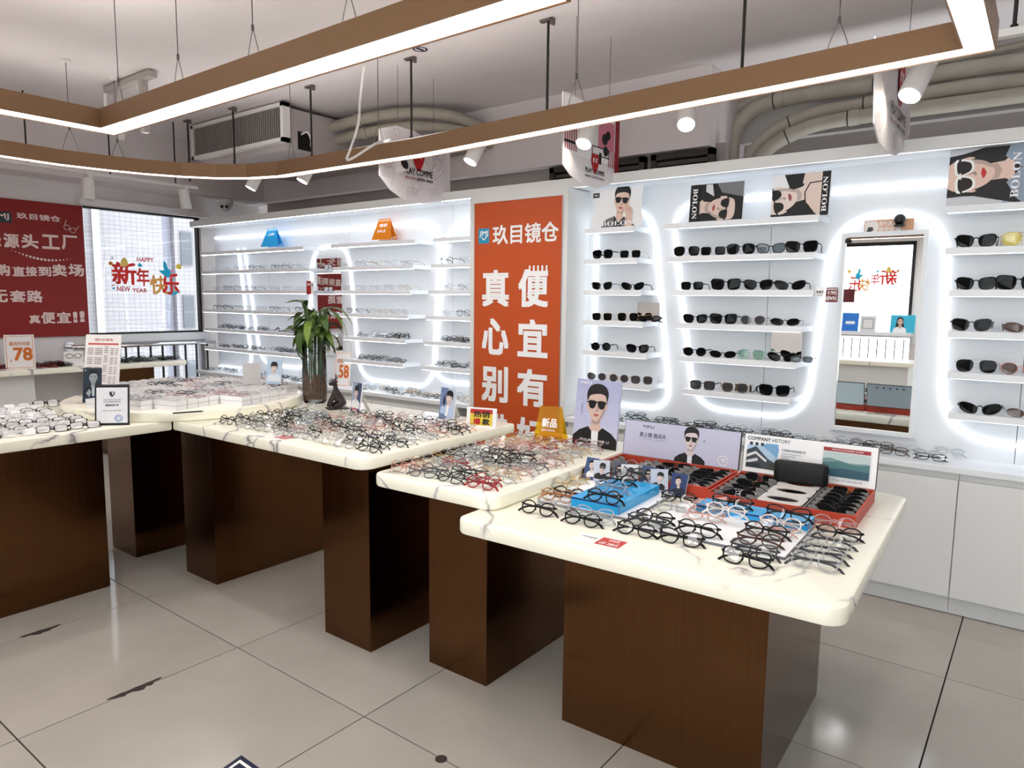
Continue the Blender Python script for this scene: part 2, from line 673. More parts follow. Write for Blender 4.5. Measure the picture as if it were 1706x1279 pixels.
# chips broken out along the joints
for (px, py, L) in ((68, 1050, .16), (225, 1146, .2), (735, 1264, .05)):
    p = onz(px, py, 0)
    rr = random.Random(px)
    top_, bot_ = [], []
    n = 12
    for k in range(n + 1):
        u = -L / 2 + L * k / n
        a = (1 - (2 * k / n - 1) ** 2)
        top_.append((p.x, p.y + u) if px == 735 else (p.x + .003 + a * rr.uniform(.012, .034), p.y + u))
        bot_.append((p.x - .003 - a * rr.uniform(.0, .006), p.y + u))
    if px == 735:
        top_ = [(p.x + .02 * cos(a * pi / 6), p.y + .02 * sin(a * pi / 6)) for a in range(12)]
        bot_ = []
    B().prism(top_ + bot_[::-1], -0.001, 0.0006).obj('joint_chip', mat('chipped_mortar', (58, 50, 45), .9), fl)

# floor sticker at the bottom edge of the view
A = onz(402, 1258, 0)
U, V = (onz(372, 1279, 0) - A).normalized() * .3, (onz(432, 1279, 0) - A).normalized() * .3
st = thing('floor_sticker', 'navy blue diamond sticker with white border on the floor tiles', 'sticker', (A.x, A.y, 0))
sq = lambda f: [(U.x * a + V.x * c, U.y * a + V.y * c) for a, c in ((f, f), (1 - f, f), (1 - f, 1 - f), (f, 1 - f))]
B().prism(sq(0), 0.0002, 0.001).obj('sheet', mat('navy_print', (22, 28, 62), .35), st)
b = B()
q0, q1 = sq(.05), sq(.085)
for k in range(4):
    j = (k + 1) % 4
    b.add([(x, y, .0012) for x, y in (q0[k], q0[j], q1[j], q1[k])], [(0, 1, 2, 3)])
e = (U + V) * .33
b.add([(e.x + .03 * cos(t * pi / 6), e.y + .03 * sin(t * pi / 6), .0012) for t in range(12)], [tuple(range(12))])
b.obj('white_mark', WHITE, st)

# ceiling and its beams
struct('ceiling', B().box(-7.3, 2.5, -3.1, 5.4, CEILZ, CEILZ + .1), CEIL)
struct('trim_1', B().box(-6.85, -1.87, 4.55, 5.35, 2.49, CEILZ).box(-7.2, -6.85, -3.0, 5.35, 2.49, CEILZ), CEIL)
struct('trim_2', B().box(-1.87, 2.4, 5.12, 5.35, 2.6, CEILZ), GREYP)
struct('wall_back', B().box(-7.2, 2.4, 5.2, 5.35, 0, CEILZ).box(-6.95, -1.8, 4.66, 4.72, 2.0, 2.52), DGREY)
struct('wall_right', B().box(2.4, 2.5, -3.1, 5.35, 0, CEILZ), WALL)

# high dark louvred windows just visible over the display wall
for (xa, xb) in ((-3.15, -2.35), (-2.3, -1.85)):
    w = thing('transom_window', 'dark louvred window frame over the display wall, %s' % ('left one' if xa < -3 else 'right one'), 'window', (xa, 4.58, 2.2))
    b = B().box(0, xb - xa, 0, .05, 0, .04).box(0, xb - xa, 0, .05, .24, .28).box(0, .04, 0, .05, 0, .28).box(xb - xa - .04, xb - xa, 0, .05, 0, .28)
    b.obj('frame', mat('dark_window_frame', (52, 46, 44), .5), w)
    for k in range(4):
        B().box(.04, xb - xa - .04, .012, .03, .05 + .05 * k, .075 + .05 * k).obj('slat', mat('dark_slat', (70, 63, 60), .5), w)
    B().box(.03, xb - xa - .03, .036, .04, .03, .26).obj('pane', mat('dark_pane', (20, 20, 22), .2), w)

# left wall: window opening y 2.88..4.02, glazing below with railing
wl = B()
wl.box(-7.35, -7.2, -3.1, 2.88, 0, CEILZ)
wl.box(-7.35, -7.2, 4.02, 5.35, 0, CEILZ)
wl.box(-7.35, -7.2, 2.88, 4.02, 2.3, CEILZ)
wl.box(-7.35, -7.2, 2.88, 4.02, 0, .12)
wl.box(-7.35, -7.2, 2.88, 4.02, 1.03, 1.105)
struct('wall_left', wl, WALL)
struct('trim_3', B().box(-7.22, -7.14, 2.86, 4.05, 1.03, 1.105), LACQ)      # window ledge
struct('trim_4', B().box(-7.2, -7.12, 2.83, 4.07, 2.3, 2.36), WALL)         # blind cassette over the window
w1 = struct('window_1', B().box(-7.3, -7.24, 2.88, 4.02, 1.105, 1.12).box(-7.3, -7.24, 2.88, 4.02, 2.285, 2.3).box(-7.3, -7.24, 2.88, 2.895, 1.12, 2.285).box(-7.3, -7.24, 4.0, 4.02, 1.12, 2.285), SATIN)
B().box(-7.274, -7.268, 2.895, 4.0, 1.12, 2.285).obj('pane', GLASS, w1)
w2 = struct('window_2', B().box(-7.3, -7.24, 2.88, 4.02, .12, .15).box(-7.3, -7.24, 2.88, 4.02, 1.0, 1.03).box(-7.3, -7.24, 2.88, 2.91, .15, 1.0).box(-7.3, -7.24, 3.99, 4.02, .15, 1.0), ALU)
B().box(-7.274, -7.268, 2.91, 3.99, .15, 1.0).obj('pane', GLASS, w2)

# railing inside the low glazing
rl = thing('railing', 'chrome handrail with dark balusters inside the low window', 'railing', (-7.12, 2.7, 0))
B().tube([(-.06, 0, 1.0), (.03, 0, 1.0), (.045, .02, 1.0), (.045, 1.36, 1.0)], .02, 10).obj('handrail', STEEL, rl, smooth=True)
B().cyl((-.075, 0, 1.0), (-.06, 0, 1.0), .045, n=20).obj('flange', STEEL, rl, smooth=True)
for k in range(10):
    B().box(.035, .055, .2 + .118 * k, .214 + .118 * k, .08, .985).obj('baluster', SATIN, rl)
B().box(.03, .06, .18, 1.3, .06, .09).obj('bottom_rail', SATIN, rl)

# the tiled building across the lane
def gridmat():
    m = mat('white_facade_tile', (122, 119, 123), .5)
    n, l, p = nt(m)
    tc = n.new('ShaderNodeTexCoord')
    sp = n.new('ShaderNodeSeparateXYZ'); cb = n.new('ShaderNodeCombineXYZ')
    l.new(tc.outputs['Object'], sp.inputs[0]); l.new(sp.outputs[1], cb.inputs[0]); l.new(sp.outputs[2], cb.inputs[1])
    bt = n.new('ShaderNodeTexBrick')
    bt.offset = 0
    bt.inputs['Scale'].default_value = 1
    bt.inputs['Brick Width'].default_value = .075
    bt.inputs['Row Height'].default_value = .06
    bt.inputs['Mortar Size'].default_value = .0028
    bt.inputs['Color1'].default_value = srgb(122, 119, 123); bt.inputs['Color2'].default_value = srgb(118, 115, 119)
    bt.inputs['Mortar'].default_value = srgb(82, 80, 84)
    l.new(cb.outputs[0], bt.inputs['Vector'])
    l.new(bt.outputs[0], p.inputs['Base Color'])
    return m


bd = thing('neighbouring_building', 'white tiled building facade seen through the window', 'building', (-10.5, 4, -3))
fac = B().box(-.3, 0, -6, 1.26, 0, 9).box(-.3, 0, 1.44, 6, 0, 9).box(-.3, -.12, 1.26, 1.44, 0, 9)
fac.obj('wall', gridmat(), bd)
B().box(-.12, -.1, 1.262, 1.438, 0, 9).obj('recess_panel', mat('grey_facade_panel', (112, 112, 124), .6), bd)
for zz in (4.95, 4.0, 3.0):
    wf = B().box(-.02, .03, 1.53, 1.7, zz, zz + .5).obj('window_frame', mat('facade_window_frame', (84, 84, 92), .4), bd)
    B().box(.03, .034, 1.545, 1.685, zz + .26, zz + .485).obj('pane', mat('facade_pane', (60, 64, 72), .15), wf)
    B().box(.03, .034, 1.545, 1.685, zz + .015, zz + .24).obj('pane', mat('facade_pane', (60, 64, 72), .15), wf)
B().cyl((.06, .33, 0), (.06, .33, 9), .045, n=12).obj('drain_pipe', mat('white_pipe', (214, 214, 218), .4), bd, smooth=True)
struct('trim_5', B().box(-16, -7.35, -9, 14, -3.1, -3.0), mat('street_paving', (120, 118, 116), .9))

# wall behind the camera, with its own window (seen in the mirror)
wf = B().box(-7.3, -2.55, -3.15, -3.0, 0, CEILZ).box(-1.55, -.3, -3.15, -3.0, 0, CEILZ).box(-.3, 2.5, -3.15, -3.0, 2.6, CEILZ).box(2.2, 2.5, -3.15, -3.0, 0, 2.6).box(-2.55, -1.55, -3.15, -3.0, 2.35, CEILZ).box(-2.55, -1.55, -3.15, -3.0, 0, .1).box(-2.55, -1.55, -3.15, -3.0, 1.02, 1.1)
struct('wall_front', wf, WALL)
w3 = struct('window_3', B().box(-2.55, -2.5, -3.1, -3.04, 1.1, 2.35).box(-1.6, -1.55, -3.1, -3.04, 1.1, 2.35).box(-2.5, -1.6, -3.1, -3.04, 2.3, 2.35).box(-2.55, -1.55, -3.1, -3.04, .1, .13), SATIN)
B().box(-2.5, -1.6, -3.075, -3.07, 1.1, 2.3).obj('pane', GLASS, w3)
B().box(-2.55, -1.55, -3.075, -3.07, .13, 1.02).obj('pane', GLASS, w3)
w4 = struct('added_daylight_window', B().box(-.3, -.25, -3.1, -3.04, 0, 2.6).box(2.15, 2.2, -3.1, -3.04, 0, 2.6).box(.9, .95, -3.1, -3.04, 0, 2.6).box(-.25, 2.15, -3.1, -3.04, 2.55, 2.6), SATIN)  # unseen shopfront glazing, added to let daylight in from behind
B().box(-.25, 2.15, -3.075, -3.07, 0, 2.55).obj('pane', GLASS, w4)
rl2 = thing('railing', 'dark balusters under the far window, seen in the tall wall mirror', 'railing', (-2.55, -2.9, 0))
for k in range(9):
    B().box(.06 + .11 * k, .074 + .11 * k, -.01, .01, .08, 1.0).obj('baluster', SATIN, rl2)
B().box(0, 1.0, -.02, .02, .05, .09).obj('bottom_rail', SATIN, rl2)
struct('trim_6', B().box(-2.6, -1.5, -3.05, -2.75, 1.05, 1.1), LACQ)

# ================================================================== DISPLAY WALL
# cabinet carcass behind the boards and the fascia on top
WY, FY, SY = 4.08, 3.83, 3.88
struct('wall_back_display', B().box(-7.05, 2.39, 4.1, 4.14, 0, 2.2), mat('seam_dark', (120, 122, 124), .8))
bw = bpy.data.objects['wall_back_display']
xs = [-7.05] + [-0.09 - 1.2 * k for k in range(5, -1, -1)] + [1.11, 2.39]
for a, c in zip(xs, xs[1:]):
    B().box(a + .0015, c - .0015, WY, 4.1, .69, 2.185).obj('panel', LACQ, bw)
struct('trim_7', B().box(-7.07, 2.39, FY, FY + .018, 2.18, 2.236).box(-7.07, 2.39, FY + .018, 4.6, 2.218, 2.236).box(-7.07, -7.05, FY + .018, 4.14, 2.18, 2.218), CAB)
sf = struct('trim_8', B().box(-7.05, 2.39, FY + .05, WY, 2.185, 2.2), LACQ)
B().box(-7.04, -3.3, FY + .022, FY + .048, 2.182, 2.19).obj('light_strip', LEDA, sf)
B().box(-2.47, 2.38, FY + .022, FY + .048, 2.182, 2.19).obj('light_strip', LED2, sf)

# worktop and base cabinets
def worktop(xa, xb, label):
    o = B().slab([(xa, 3.815), (xb, 3.815), (xb, 4.08), (xa, 4.08)], .69, .72, .003).obj('worktop', LACQ)
    tag(o, label, 'worktop')


worktop(-7.05, -3.3, 'long white worktop under the clear eyeglass shelves, left of orange banner')
worktop(-2.47, 2.3, 'white worktop under the sunglasses shelves, right of orange banner')
cab_n = 0
for xa in [-7.038 + .9 * k for k in range(4)] + [-2.088 + .9 * k for k in range(5)]:
    place = ('%s white base cabinet from the window' % ORD[cab_n]) if cab_n < 4 else ('%s white base cabinet right of the orange banner' % ORD[cab_n - 4])
    t = thing('base_cabinet', place, 'cabinet', (xa, FY, 0), group='white base cabinets')
    B().box(.001, .899, .022, .245, .08, .655).box(.001, .899, .03, .25, .655, .69).obj('body', CAB, t)
    for k in (0, 1):
        B().slab([(.45 * k + .0022, 0), (.45 * k + .4478, 0), (.45 * k + .4478, .019), (.45 * k + .0022, .019)], .088, .655, .0015).obj('door', CAB, t)
    B().box(.001, .899, .02, .04, .004, .08).obj('plinth', mat('grey_plinth', (205, 206, 206), .4), t)
    cab_n += 1
# short filler between the banner column and the first right cabinet
t = thing('base_cabinet', 'narrow white base cabinet right beside the orange banner', 'cabinet', (-2.47, FY, 0), group='white base cabinets')
B().box(.001, .38, .022, .245, .08, .69).obj('body', CAB, t)
B().box(.003, .379, 0, .02, .088, .655).obj('door', CAB, t)
B().box(.001, .38, .02, .04, .004, .08).obj('plinth', mat('grey_plinth'), t)

# banner column
bc = thing('banner_column', 'white display column framing the tall orange lettered banner', 'column', (-3.29, FY - .01, 0))
B().box(0, .81, .02, .26, 0, 2.18).obj('body', CAB, bc)
pw = (.035, .77)
B().box(.0, .034, 0, .02, 0, 2.18).box(.773, .81, 0, .02, 0, 2.18).box(.034, .773, 0, .02, 2.135, 2.18).box(.034, .773, 0, .02, 0, .1).obj('frame', CAB, bc)
B().box(.77, .776, -.004, .0, .1, 2.135).obj('edge_strip', ALU, bc)
B().box(.034, .773, .008, .02, .1, 2.135).obj('orange_board', ORANGE, bc)
P = Print(0, .81, 0, 2.2)
P.split = True
lx0, lx1 = .075, .15
P.rect((38, 150, 190), .07, .165, 1.86, 1.962)
P.text((250, 252, 252), 'JMJ', .08, .155, 1.905, 1.945, .02)
P.line((250, 252, 252), [(.1, 1.9), (.118, 1.885), (.135, 1.895), (.135, 1.91)], .008)
P.text(WHITE, '玖目镜仓', .2, .735, 1.85, 1.975, .02)
cols = ((.115, .335, '真心别错过'), (.43, .66, '便宜有好货'))
for x0, x1, s in cols:
    for k, ch in enumerate(s):
        zt = 1.67 - .332 * k
        P.text(WHITE, ch, x0, x1, zt - .235, zt, .034)
for k in range(5):
    P.rect(WHITE, .508 + .034 * k, .522 + .034 * k, 1.655, 1.7)
P.put('lettering', bc, .0075)

# ---- LED line inlaid in the display wall
def ledline(pts, label, r=.0095):
    b = B().tube([(x, WY - .0098, z) for x, z in pts], r, 8)
    o = b.obj('led_line', LED)
    return tag(o, label, 'light strip', 'inlaid led lines of the display wall')


def rpath(pts, rad):
    out = [Vector(pts[0])]
    for i in range(1, len(pts) - 1):
        a, p, c = Vector(pts[i - 1]), Vector(pts[i]), Vector(pts[i + 1])
        r = min(rad[i - 1] if isinstance(rad, (list, tuple)) else rad, (a - p).length * .49, (c - p).length * .49)
        s, e = p + (a - p).normalized() * r, p + (c - p).normalized() * r
        for k in range(9):
            t = k / 8
            out.append(s * (1 - t) ** 2 + p * 2 * t * (1 - t) + e * t * t)
    out.append(Vector(pts[-1]))
    return [(q.x, q.y) for q in out]


ledline(rpath([(-7.02, 2.085), (-3.815, 2.065), (-3.9, .77), (-4.775, .775), (-4.905, 1.93), (-5.40, 1.93), (-5.50, .815), (-6.26, .815), (-6.49, 1.95), (-6.49, 1.96)], [.2, .2, .2, .2, .2, .2, .2, .01]), 'led line looping round the narrow mirror left of the bamboo')
ledline(rpath([(-7.02, .745), (-6.41, .745), (-6.6, 1.95), (-6.6, 1.96)], [.18, .01]), 'led line in the corner beside the window')
ledline(rpath([(-3.3, 2.055), (-3.73, 2.055), (-3.9, .83), (-3.3, .83)], [.2, .2]), 'led line just left of the orange banner column')
ledline(rpath([(-2.42, 1.95), (-2.42, .8), (-1.855, .8), (-2.02, 2.05), (-2.42, 2.05), (-2.42, 1.94)], [.03, .16, .22, .02]), 'led loop round the narrow sunglasses shelves right of banner')
ledline(rpath([(-1.2, 2.062), (-1.9, 2.062), (-1.7, .83), (-1.05, .83), (-.955, 1.923), (-.44, 1.923), (-.40, .812), (.9, .812), (.98, 2.062), (-1.2, 2.062)], [.2, .2, .2, .24, .24, .26, .2, .2]), 'led line round the wide sunglasses shelves and over the tall mirror')

# ---- shelves
SH = []
SZ = [1.925, 1.735, 1.541, 1.35, 1.158, .966]
SHELF_ME = {}


def shelf(xa, xb, z, label, group):
    t = thing('wall_shelf', label, 'shelf', (xa, SY, z), group=group)
    w = xb - xa
    B().slab([(0, 0), (w, 0), (w, WY - SY), (0, WY - SY)], -.03, 0, .002).obj('board', LACQ, t)
    B().box(.01, w - .01, .006, .022, -.0335, -.03).obj('light_strip', LEDA if xa < -3.3 else LED2, t)
    return t


A1R = [-5.28, -5.20, -5.22, -5.24, -5.26, -5.28]
A2L = [-4.89, -4.88, -4.86, -4.80, -4.76, -4.76]
A2R = [-3.90, -3.92, -3.952, -3.98, -4.01, -4.04]
A3L = [-3.70, -3.73, -3.757, -3.786, -3.812, -3.84]
B1R = [-2.046, -2.019, -1.984, -1.965, -1.936, -1.903]
B2L = [-1.854, -1.831, -1.79, -1.76, -1.736, -1.706]
B2R = [-.99, -1.004, -.995, -1.043, -1.06, -1.08]
B3L = [-.437, -.423, -.395, -.386, -.372, -.356]
LEV = ['topmost', 'second from top', 'third from top', 'fourth from top', 'fifth from top', 'lowest']
for k, z in enumerate(SZ):
    shelf(-6.98, A1R[k], z, 'white shelf beside the window, ' + LEV[k], 'shelves beside the window')
    shelf(A2L[k], A2R[k], z, 'white shelf behind the bamboo vase, right of narrow mirror, ' + LEV[k], 'shelves right of narrow mirror')
    shelf(A3L[k], -3.295, z, 'short white shelf touching the orange banner column, ' + LEV[k], 'shelves left of banner')
    shelf(-2.39, B1R[k], z, 'narrow white sunglasses shelf right of orange banner, ' + LEV[k], 'narrow sunglasses shelves')
    shelf(B2L[k], B2R[k], z, 'wide white sunglasses shelf left of tall mirror, ' + LEV[k], 'wide sunglasses shelves')
    shelf(B3L[k], .85, z, 'white sunglasses shelf right of tall mirror, ' + LEV[k], 'right sunglasses shelves')


# ---- mirrors
def wall_mirror(name, label, x0, x1, z0, z1, y, fw_, d=.03):
    t = thing(name, label, 'mirror', (x0, y, z0))
    w, h = x1 - x0, z1 - z0
    if fw_:
        B().box(0, fw_, -d, 0, 0, h).box(w - fw_, w, -d, 0, 0, h).box(fw_, w - fw_, -d, 0, 0, fw_).box(fw_, w - fw_, -d, 0, h - fw_, h).obj('frame', LACQ, t)
    B().box(fw_, w - fw_, -d + .012, -.001, fw_, h - fw_).obj('glass', MIRROR, t)
    return t


wall_mirror('wall_mirror', 'tall wall mirror in thin white frame right of sunglasses shelves', -.915, -.515, .795, 1.84, WY, .022)
wall_mirror('wall_mirror', 'narrow frameless mirror between eyeglass shelves, reflecting the red banner', -5.325, -4.985, .96, 1.825, WY, 0)
# ================================================================== CEILING FITTINGS
ZB, PH = 2.33, .095


def pendant(path, w, label, closed=True):
    """square bronze-brown channel with a diffuser closing its underside, along a plan path of outer/inner edges"""
    n = len(path)
    t = thing('linear_pendant', label, 'pendant light', (path[0][0], path[0][1], ZB))
    inn, out = [], []
    for i in range(n):
        p, a, b = Vector(path[i]), Vector(path[i - 1]), Vector(path[(i + 1) % n])
        e1, e2 = (p - a).normalized(), (b - p).normalized()
        n1, n2 = Vector((-e1.y, e1.x)), Vector((-e2.y, e2.x))
        nn = (n1 + n2).normalized()
        nn = nn / max(nn.dot(n1), .3)
        inn.append(p + nn * w / 2)
        out.append(p - nn * w / 2)
    hb, db, ub = B(), B(), B()
    for i in range(n):
        j = (i + 1) % n
        for (e, s) in ((inn, 1), (out, -1)):
            a, b = e[i], e[j]
            hb.add([(a.x, a.y, ZB), (b.x, b.y, ZB), (b.x, b.y, ZB + PH), (a.x, a.y, ZB + PH)], [(0, 1, 2, 3)])
        hb.add([(inn[i].x, inn[i].y, ZB + PH), (inn[j].x, inn[j].y, ZB + PH), (out[j].x, out[j].y, ZB + PH), (out[i].x, out[i].y, ZB + PH)], [(0, 1, 2, 3)])
        k = .06
        A, Bq, Cq, D = [inn[i].lerp(out[i], k), inn[j].lerp(out[j], k), out[j].lerp(inn[j], k), out[i].lerp(inn[i], k)]
        ub.add([(q.x, q.y, ZB + PH + .001) for q in [inn[i].lerp(out[i], .3), inn[j].lerp(out[j], .3), out[j].lerp(inn[j], .3), out[i].lerp(inn[i], .3)]], [(0, 1, 2, 3)])
        db.add([(q.x, q.y, ZB + .004) for q in (A, Bq, Cq, D)], [(3, 2, 1, 0)])
        hb.add([(inn[i].x, inn[i].y, ZB), (inn[j].x, inn[j].y, ZB), (Bq.x, Bq.y, ZB), (A.x, A.y, ZB)], [(0, 1, 2, 3)])
        hb.add([(out[i].x, out[i].y, ZB), (out[j].x, out[j].y, ZB), (Cq.x, Cq.y, ZB), (D.x, D.y, ZB)], [(0, 1, 2, 3)])
    o = hb.obj('housing', BROWNFIX, t, world=True)
    o = db.obj('diffuser', FIXL, t, world=True)
    ub.obj('added_uplight_strip', UPL, t, world=True)  # glowing strip added on top of the housing to light the ceiling
    return t


def ywire(t, x, y, top=CEILZ, dx=0.05, along='x'):
    b = B()
    za = ZB + PH + .14
    d = Vector((dx, 0, 0)) if along == 'x' else Vector((0, dx, 0))
    p = Vector((x, y, za))
    b.tube([(x, y, top), p], .0022, 5)
    b.tube([p, p + d * .55 + Vector((0, 0, -.07)), Vector((x, y, ZB + PH)) + d], .0018, 5)
    b.tube([p, p - d * .55 + Vector((0, 0, -.07)), Vector((x, y, ZB + PH)) - d], .0018, 5)
    b.cyl(p + Vector((0, 0, .012)), p - Vector((0, 0, .012)), .006, n=8)
    b.obj('suspension_wire', WIRE, t, world=True)
    c = B().cyl((x, y, top - .018), (x, y, top), .03, .03, 16)
    c.obj('canopy', WHITEP, t, world=True, smooth=True)


outer = [(-.27, -2.2), (-.27, 2.95)]
arc = []
cx, cy, r = -4.52, 2.27, .78
seg = [(-1.2, 3.02), (-3.1, 3.15)]
c0 = [(-4.45, 3.11), (-4.72, 3.03), (-4.92, 2.9), (-5.08, 2.72), (-5.2, 2.5), (-5.28, 2.25), (-5.33, 2.0)]
outer += seg + c0 + [(-5.32, 1.6), (-5.3, -2.2)]
po = pendant(outer, .095, 'large outer brown linear pendant ring with one rounded corner')
inner = [(-1.25, -1.3), (-1.25, 1.755), (-4.05, 1.765), (-4.05, -1.3)]
pi_ = pendant(inner, .13, 'inner brown linear pendant with square mitred corner nearest the camera')
for (px, py) in ((118, 250), (197, 268)):
    q = onz(px, py, ZB + PH)
    ywire(po, q.x, q.y, along='y')
for x in (-4.35, -3.45, -1.95, -.75):
    ywire(po, x, 3.12 if x < -3 else 3.06)
for x in (-3.9, -3.3, -2.7, -2.1, -1.5):
    ywire(pi_, x, 1.765)
ywire(pi_, -4.05, 1.1, along='y'); ywire(pi_, -1.25, .2, along='y'); ywire(po, -.27, 1.2, along='y')

# threaded rods and the lamp track they carry
TZ = 2.5
tr = thing('lamp_track', 'long white ceiling track on black threaded rods along the display wall', 'lamp track', (-5.6, 3.34, TZ))
B().box(-5.62, .6, 3.322, 3.358, TZ - .028, TZ).obj('rail', WHITEP, tr, world=True)
for x in (-6.33 + .2, -5.42, -4.41, -3.38, -2.32, -1.23, -.2):
    b = B().cyl((x, 3.34, TZ - .02), (x, 3.34, CEILZ), .0075, n=8).cyl((x, 3.34, TZ - .0), (x, 3.34, TZ + .012), .014, n=6)
    b.obj('threaded_rod', SATIN, tr, world=True)
    B().box(x - .05, x + .03, 3.325, 3.355, CEILZ - .012, CEILZ).box(x + .02, x + .035, 3.325, 3.355, CEILZ - .035, CEILZ).obj('rod_bracket', mat('steel_bracket', (120, 112, 108), .5, .6), tr, world=True)
tl = thing('lamp_track', 'white track for spot lamps hung before the window wall', 'lamp track', (-6.3, 2.0, 2.47))
B().box(-6.318, -6.282, 1.9, 3.5, 2.45, 2.47).obj('rail', WHITEP, tl, world=True)
for y in (2.15, 2.75, 3.3):
    B().cyl((-6.3, y, 2.46), (-6.3, y, CEILZ), .006, n=8).obj('threaded_rod', SATIN, tl, world=True)


def spot(mouth, d, label, lit=True, track=TZ - .028, power=1.0, r=.045, L=.17):
    d = Vector(d).normalized()
    m = Vector(mouth)
    t = thing('spot_lamp', label, 'spot lamp', m)
    back = m - d * L
    b = B()
    prof = [(r * .86, .004), (r * .9, 0), (r, .004), (r, L * .55), (r, L)]
    Q = d.to_track_quat('-Z', 'Y').to_matrix()
    vs, fs = [], []
    n = 22
    prof2 = [(r * .84, .02), (r * .9, 0), (r, .003), (r, L - .003), (r - .004, L), (r * .5, L)]
    for (rr, z) in prof2:
        for k in range(n):
            vs.append(m + Q @ Vector((rr * cos(2 * pi * k / n), rr * sin(2 * pi * k / n), z)))
    for i in range(len(prof2) - 1):
        for k in range(n):
            k2 = (k + 1) % n
            fs.append((i * n + k, i * n + k2, (i + 1) * n + k2, (i + 1) * n + k))
    fs.append(tuple((len(prof2) - 1) * n + k for k in range(n)))
    b.add(vs, fs)
    b.obj('lamp_body', WHITEP, t, world=True, smooth=True)
    lens = B().add([m + Q @ Vector((r * .86 * cos(2 * pi * k / n), r * .86 * sin(2 * pi * k / n), .012)) for k in range(n)], [tuple(range(n))])
    lens.obj('lens', LAMP if lit else BLACK, t, world=True)
    hub = m - d * (L * .8)
    B().tube([hub, Vector((hub.x, hub.y, track - .03)), Vector((hub.x, hub.y, track))], .009, 8).box(hub.x - .055, hub.x + .055, hub.y - .014, hub.y + .014, track - .034, track).obj('adapter', WHITEP, t, world=True)
    if lit:
        ld = bpy.data.lights.new('spot_beam', 'SPOT')
        ld.energy = E_SPOT * power
        ld.color = (1.0, .93, .8)
        ld.spot_size = radians(70)
        ld.spot_blend = .7
        ld.shadow_soft_size = r * .8
        lo = bpy.data.objects.new('spot_beam', ld)
        COL.objects.link(lo)
        lo.parent = t
        lo.matrix_parent_inverse = wm(t).inverted()
        lo.matrix_world = Matrix.Translation(m + d * .01) @ d.to_track_quat('-Z', 'Y').to_matrix().to_4x4()
    return t


def aim(px, py, tgt, label, **k):
    m = ony(px, py, 3.34)
    d = Vector(tgt) - m
    return spot(m, d, label, **k)


aim(1515, 160, (-.9, 2.3, .74), 'large lit white spot lamp at upper right, before the rightmost hanging board')
aim(1143, 208, (-1.05, 2.2, .9), 'lit white spot lamp glowing beside the grey pipes')
aim(972, 240, (-2.0, 2.3, .8), 'lit white spot lamp before the striped red hanging board')
aim(783, 270, (-3.2, 2.6, .84), 'lit white spot lamp right of the heart patterned board')
m = ony(646, 284, 3.40)
spot(m + Vector((.17, .0, .03)), (1, 0, .22), 'white spot lamp turned sideways showing its black back, beside heart patterned board', lit=False)
aim(503, 302, (-4.7, 3.0, 1.6), 'lit white spot lamp under the air conditioner, right one of the two', power=.5)
aim(417, 314, (-5.4, 3.0, 1.6), 'lit white spot lamp under the air conditioner, left one of the two', power=.5)
spot((-6.3, 2.57, 2.245), (.03, -.04, -1), 'white cylinder spot lamp over the red banner, pointing straight down', lit=False, track=2.45)
spot((-6.3, 3.39, 2.26), (.02, .12, -1), 'white cylinder spot lamp in front of the window, pointing straight down', lit=False, track=2.45)
# out-of-view track lamps added behind the camera to light the tables
tq = thing('lamp_track', 'added white lamp track behind the camera, out of view', 'lamp track', (-3, -.4, TZ))
B().box(-4.6, .4, -.42, -.38, TZ - .028, TZ).obj('rail', WHITEP, tq, world=True)
for k, (x, tx, ty) in enumerate(((-.5, -.8, 2.0), (-1.5, -1.6, 2.0), (-2.4, -2.6, 2.1), (-3.3, -3.6, 1.6))):
    B().cyl((x, -.4, TZ), (x, -.4, CEILZ), .0075, n=8).obj('threaded_rod', SATIN, tq, world=True)
    spot((x, -.36, 2.33), Vector((tx, ty, .8)) - Vector((x, -.36, 2.33)), 'added white spot lamp on the unseen track behind the camera, %s from the left' % ORD[3 - k], power=2.6)

# fan coil unit
ac = thing('air_conditioner', 'ducted ceiling air conditioner with dark louvred front grille', 'air conditioner', (-6.2, 3.45, 2.64))
B().box(-6.2, -4.93, 3.5, 4.5, 2.64, 2.965).obj('casing', paint('ac_casing', (196, 189, 188), .6), ac, world=True)
X0, X1, Z0, Z1 = -6.25, -4.88, 2.69, 2.985
B().box(X0, X1, 3.43, 3.5, Z0, Z0 + .03).box(X0, X1, 3.43, 3.5, Z1 - .03, Z1).box(X0, X0 + .035, 3.43, 3.5, Z0, Z1).box(X1 - .035, X1, 3.43, 3.5, Z0, Z1).obj('grille_frame', WHITEP, ac, world=True)
B().box(X0 + .03, X1 - .03, 3.485, 3.499, Z0 + .02, Z1 - .02).obj('coil', DARK, ac, world=True)
b = B()
for k in range(44):
    x = X0 + .05 + k * (X1 - X0 - .1) / 43
    b.box(x - .003, x + .003, 3.44, 3.47, Z0 + .03, Z1 - .03, None)
o = b.obj('louvre_blades', mat('grey_louvre', (150, 144, 142), .5), ac, world=True)
o['kind'] = 'stuff'
B().box(-4.93, -4.925, 3.6, 3.72, 2.66, 2.8).obj('connection_box', DARK, ac, world=True)
B().tube(bez([(-4.92, 3.63, 2.78), (-4.86, 3.64, 2.79), (-4.84, 3.66, 2.74), (-4.84, 3.66, 2.68)], 5), .008, 8).obj('drain_hose', WHITEP, ac, world=True)
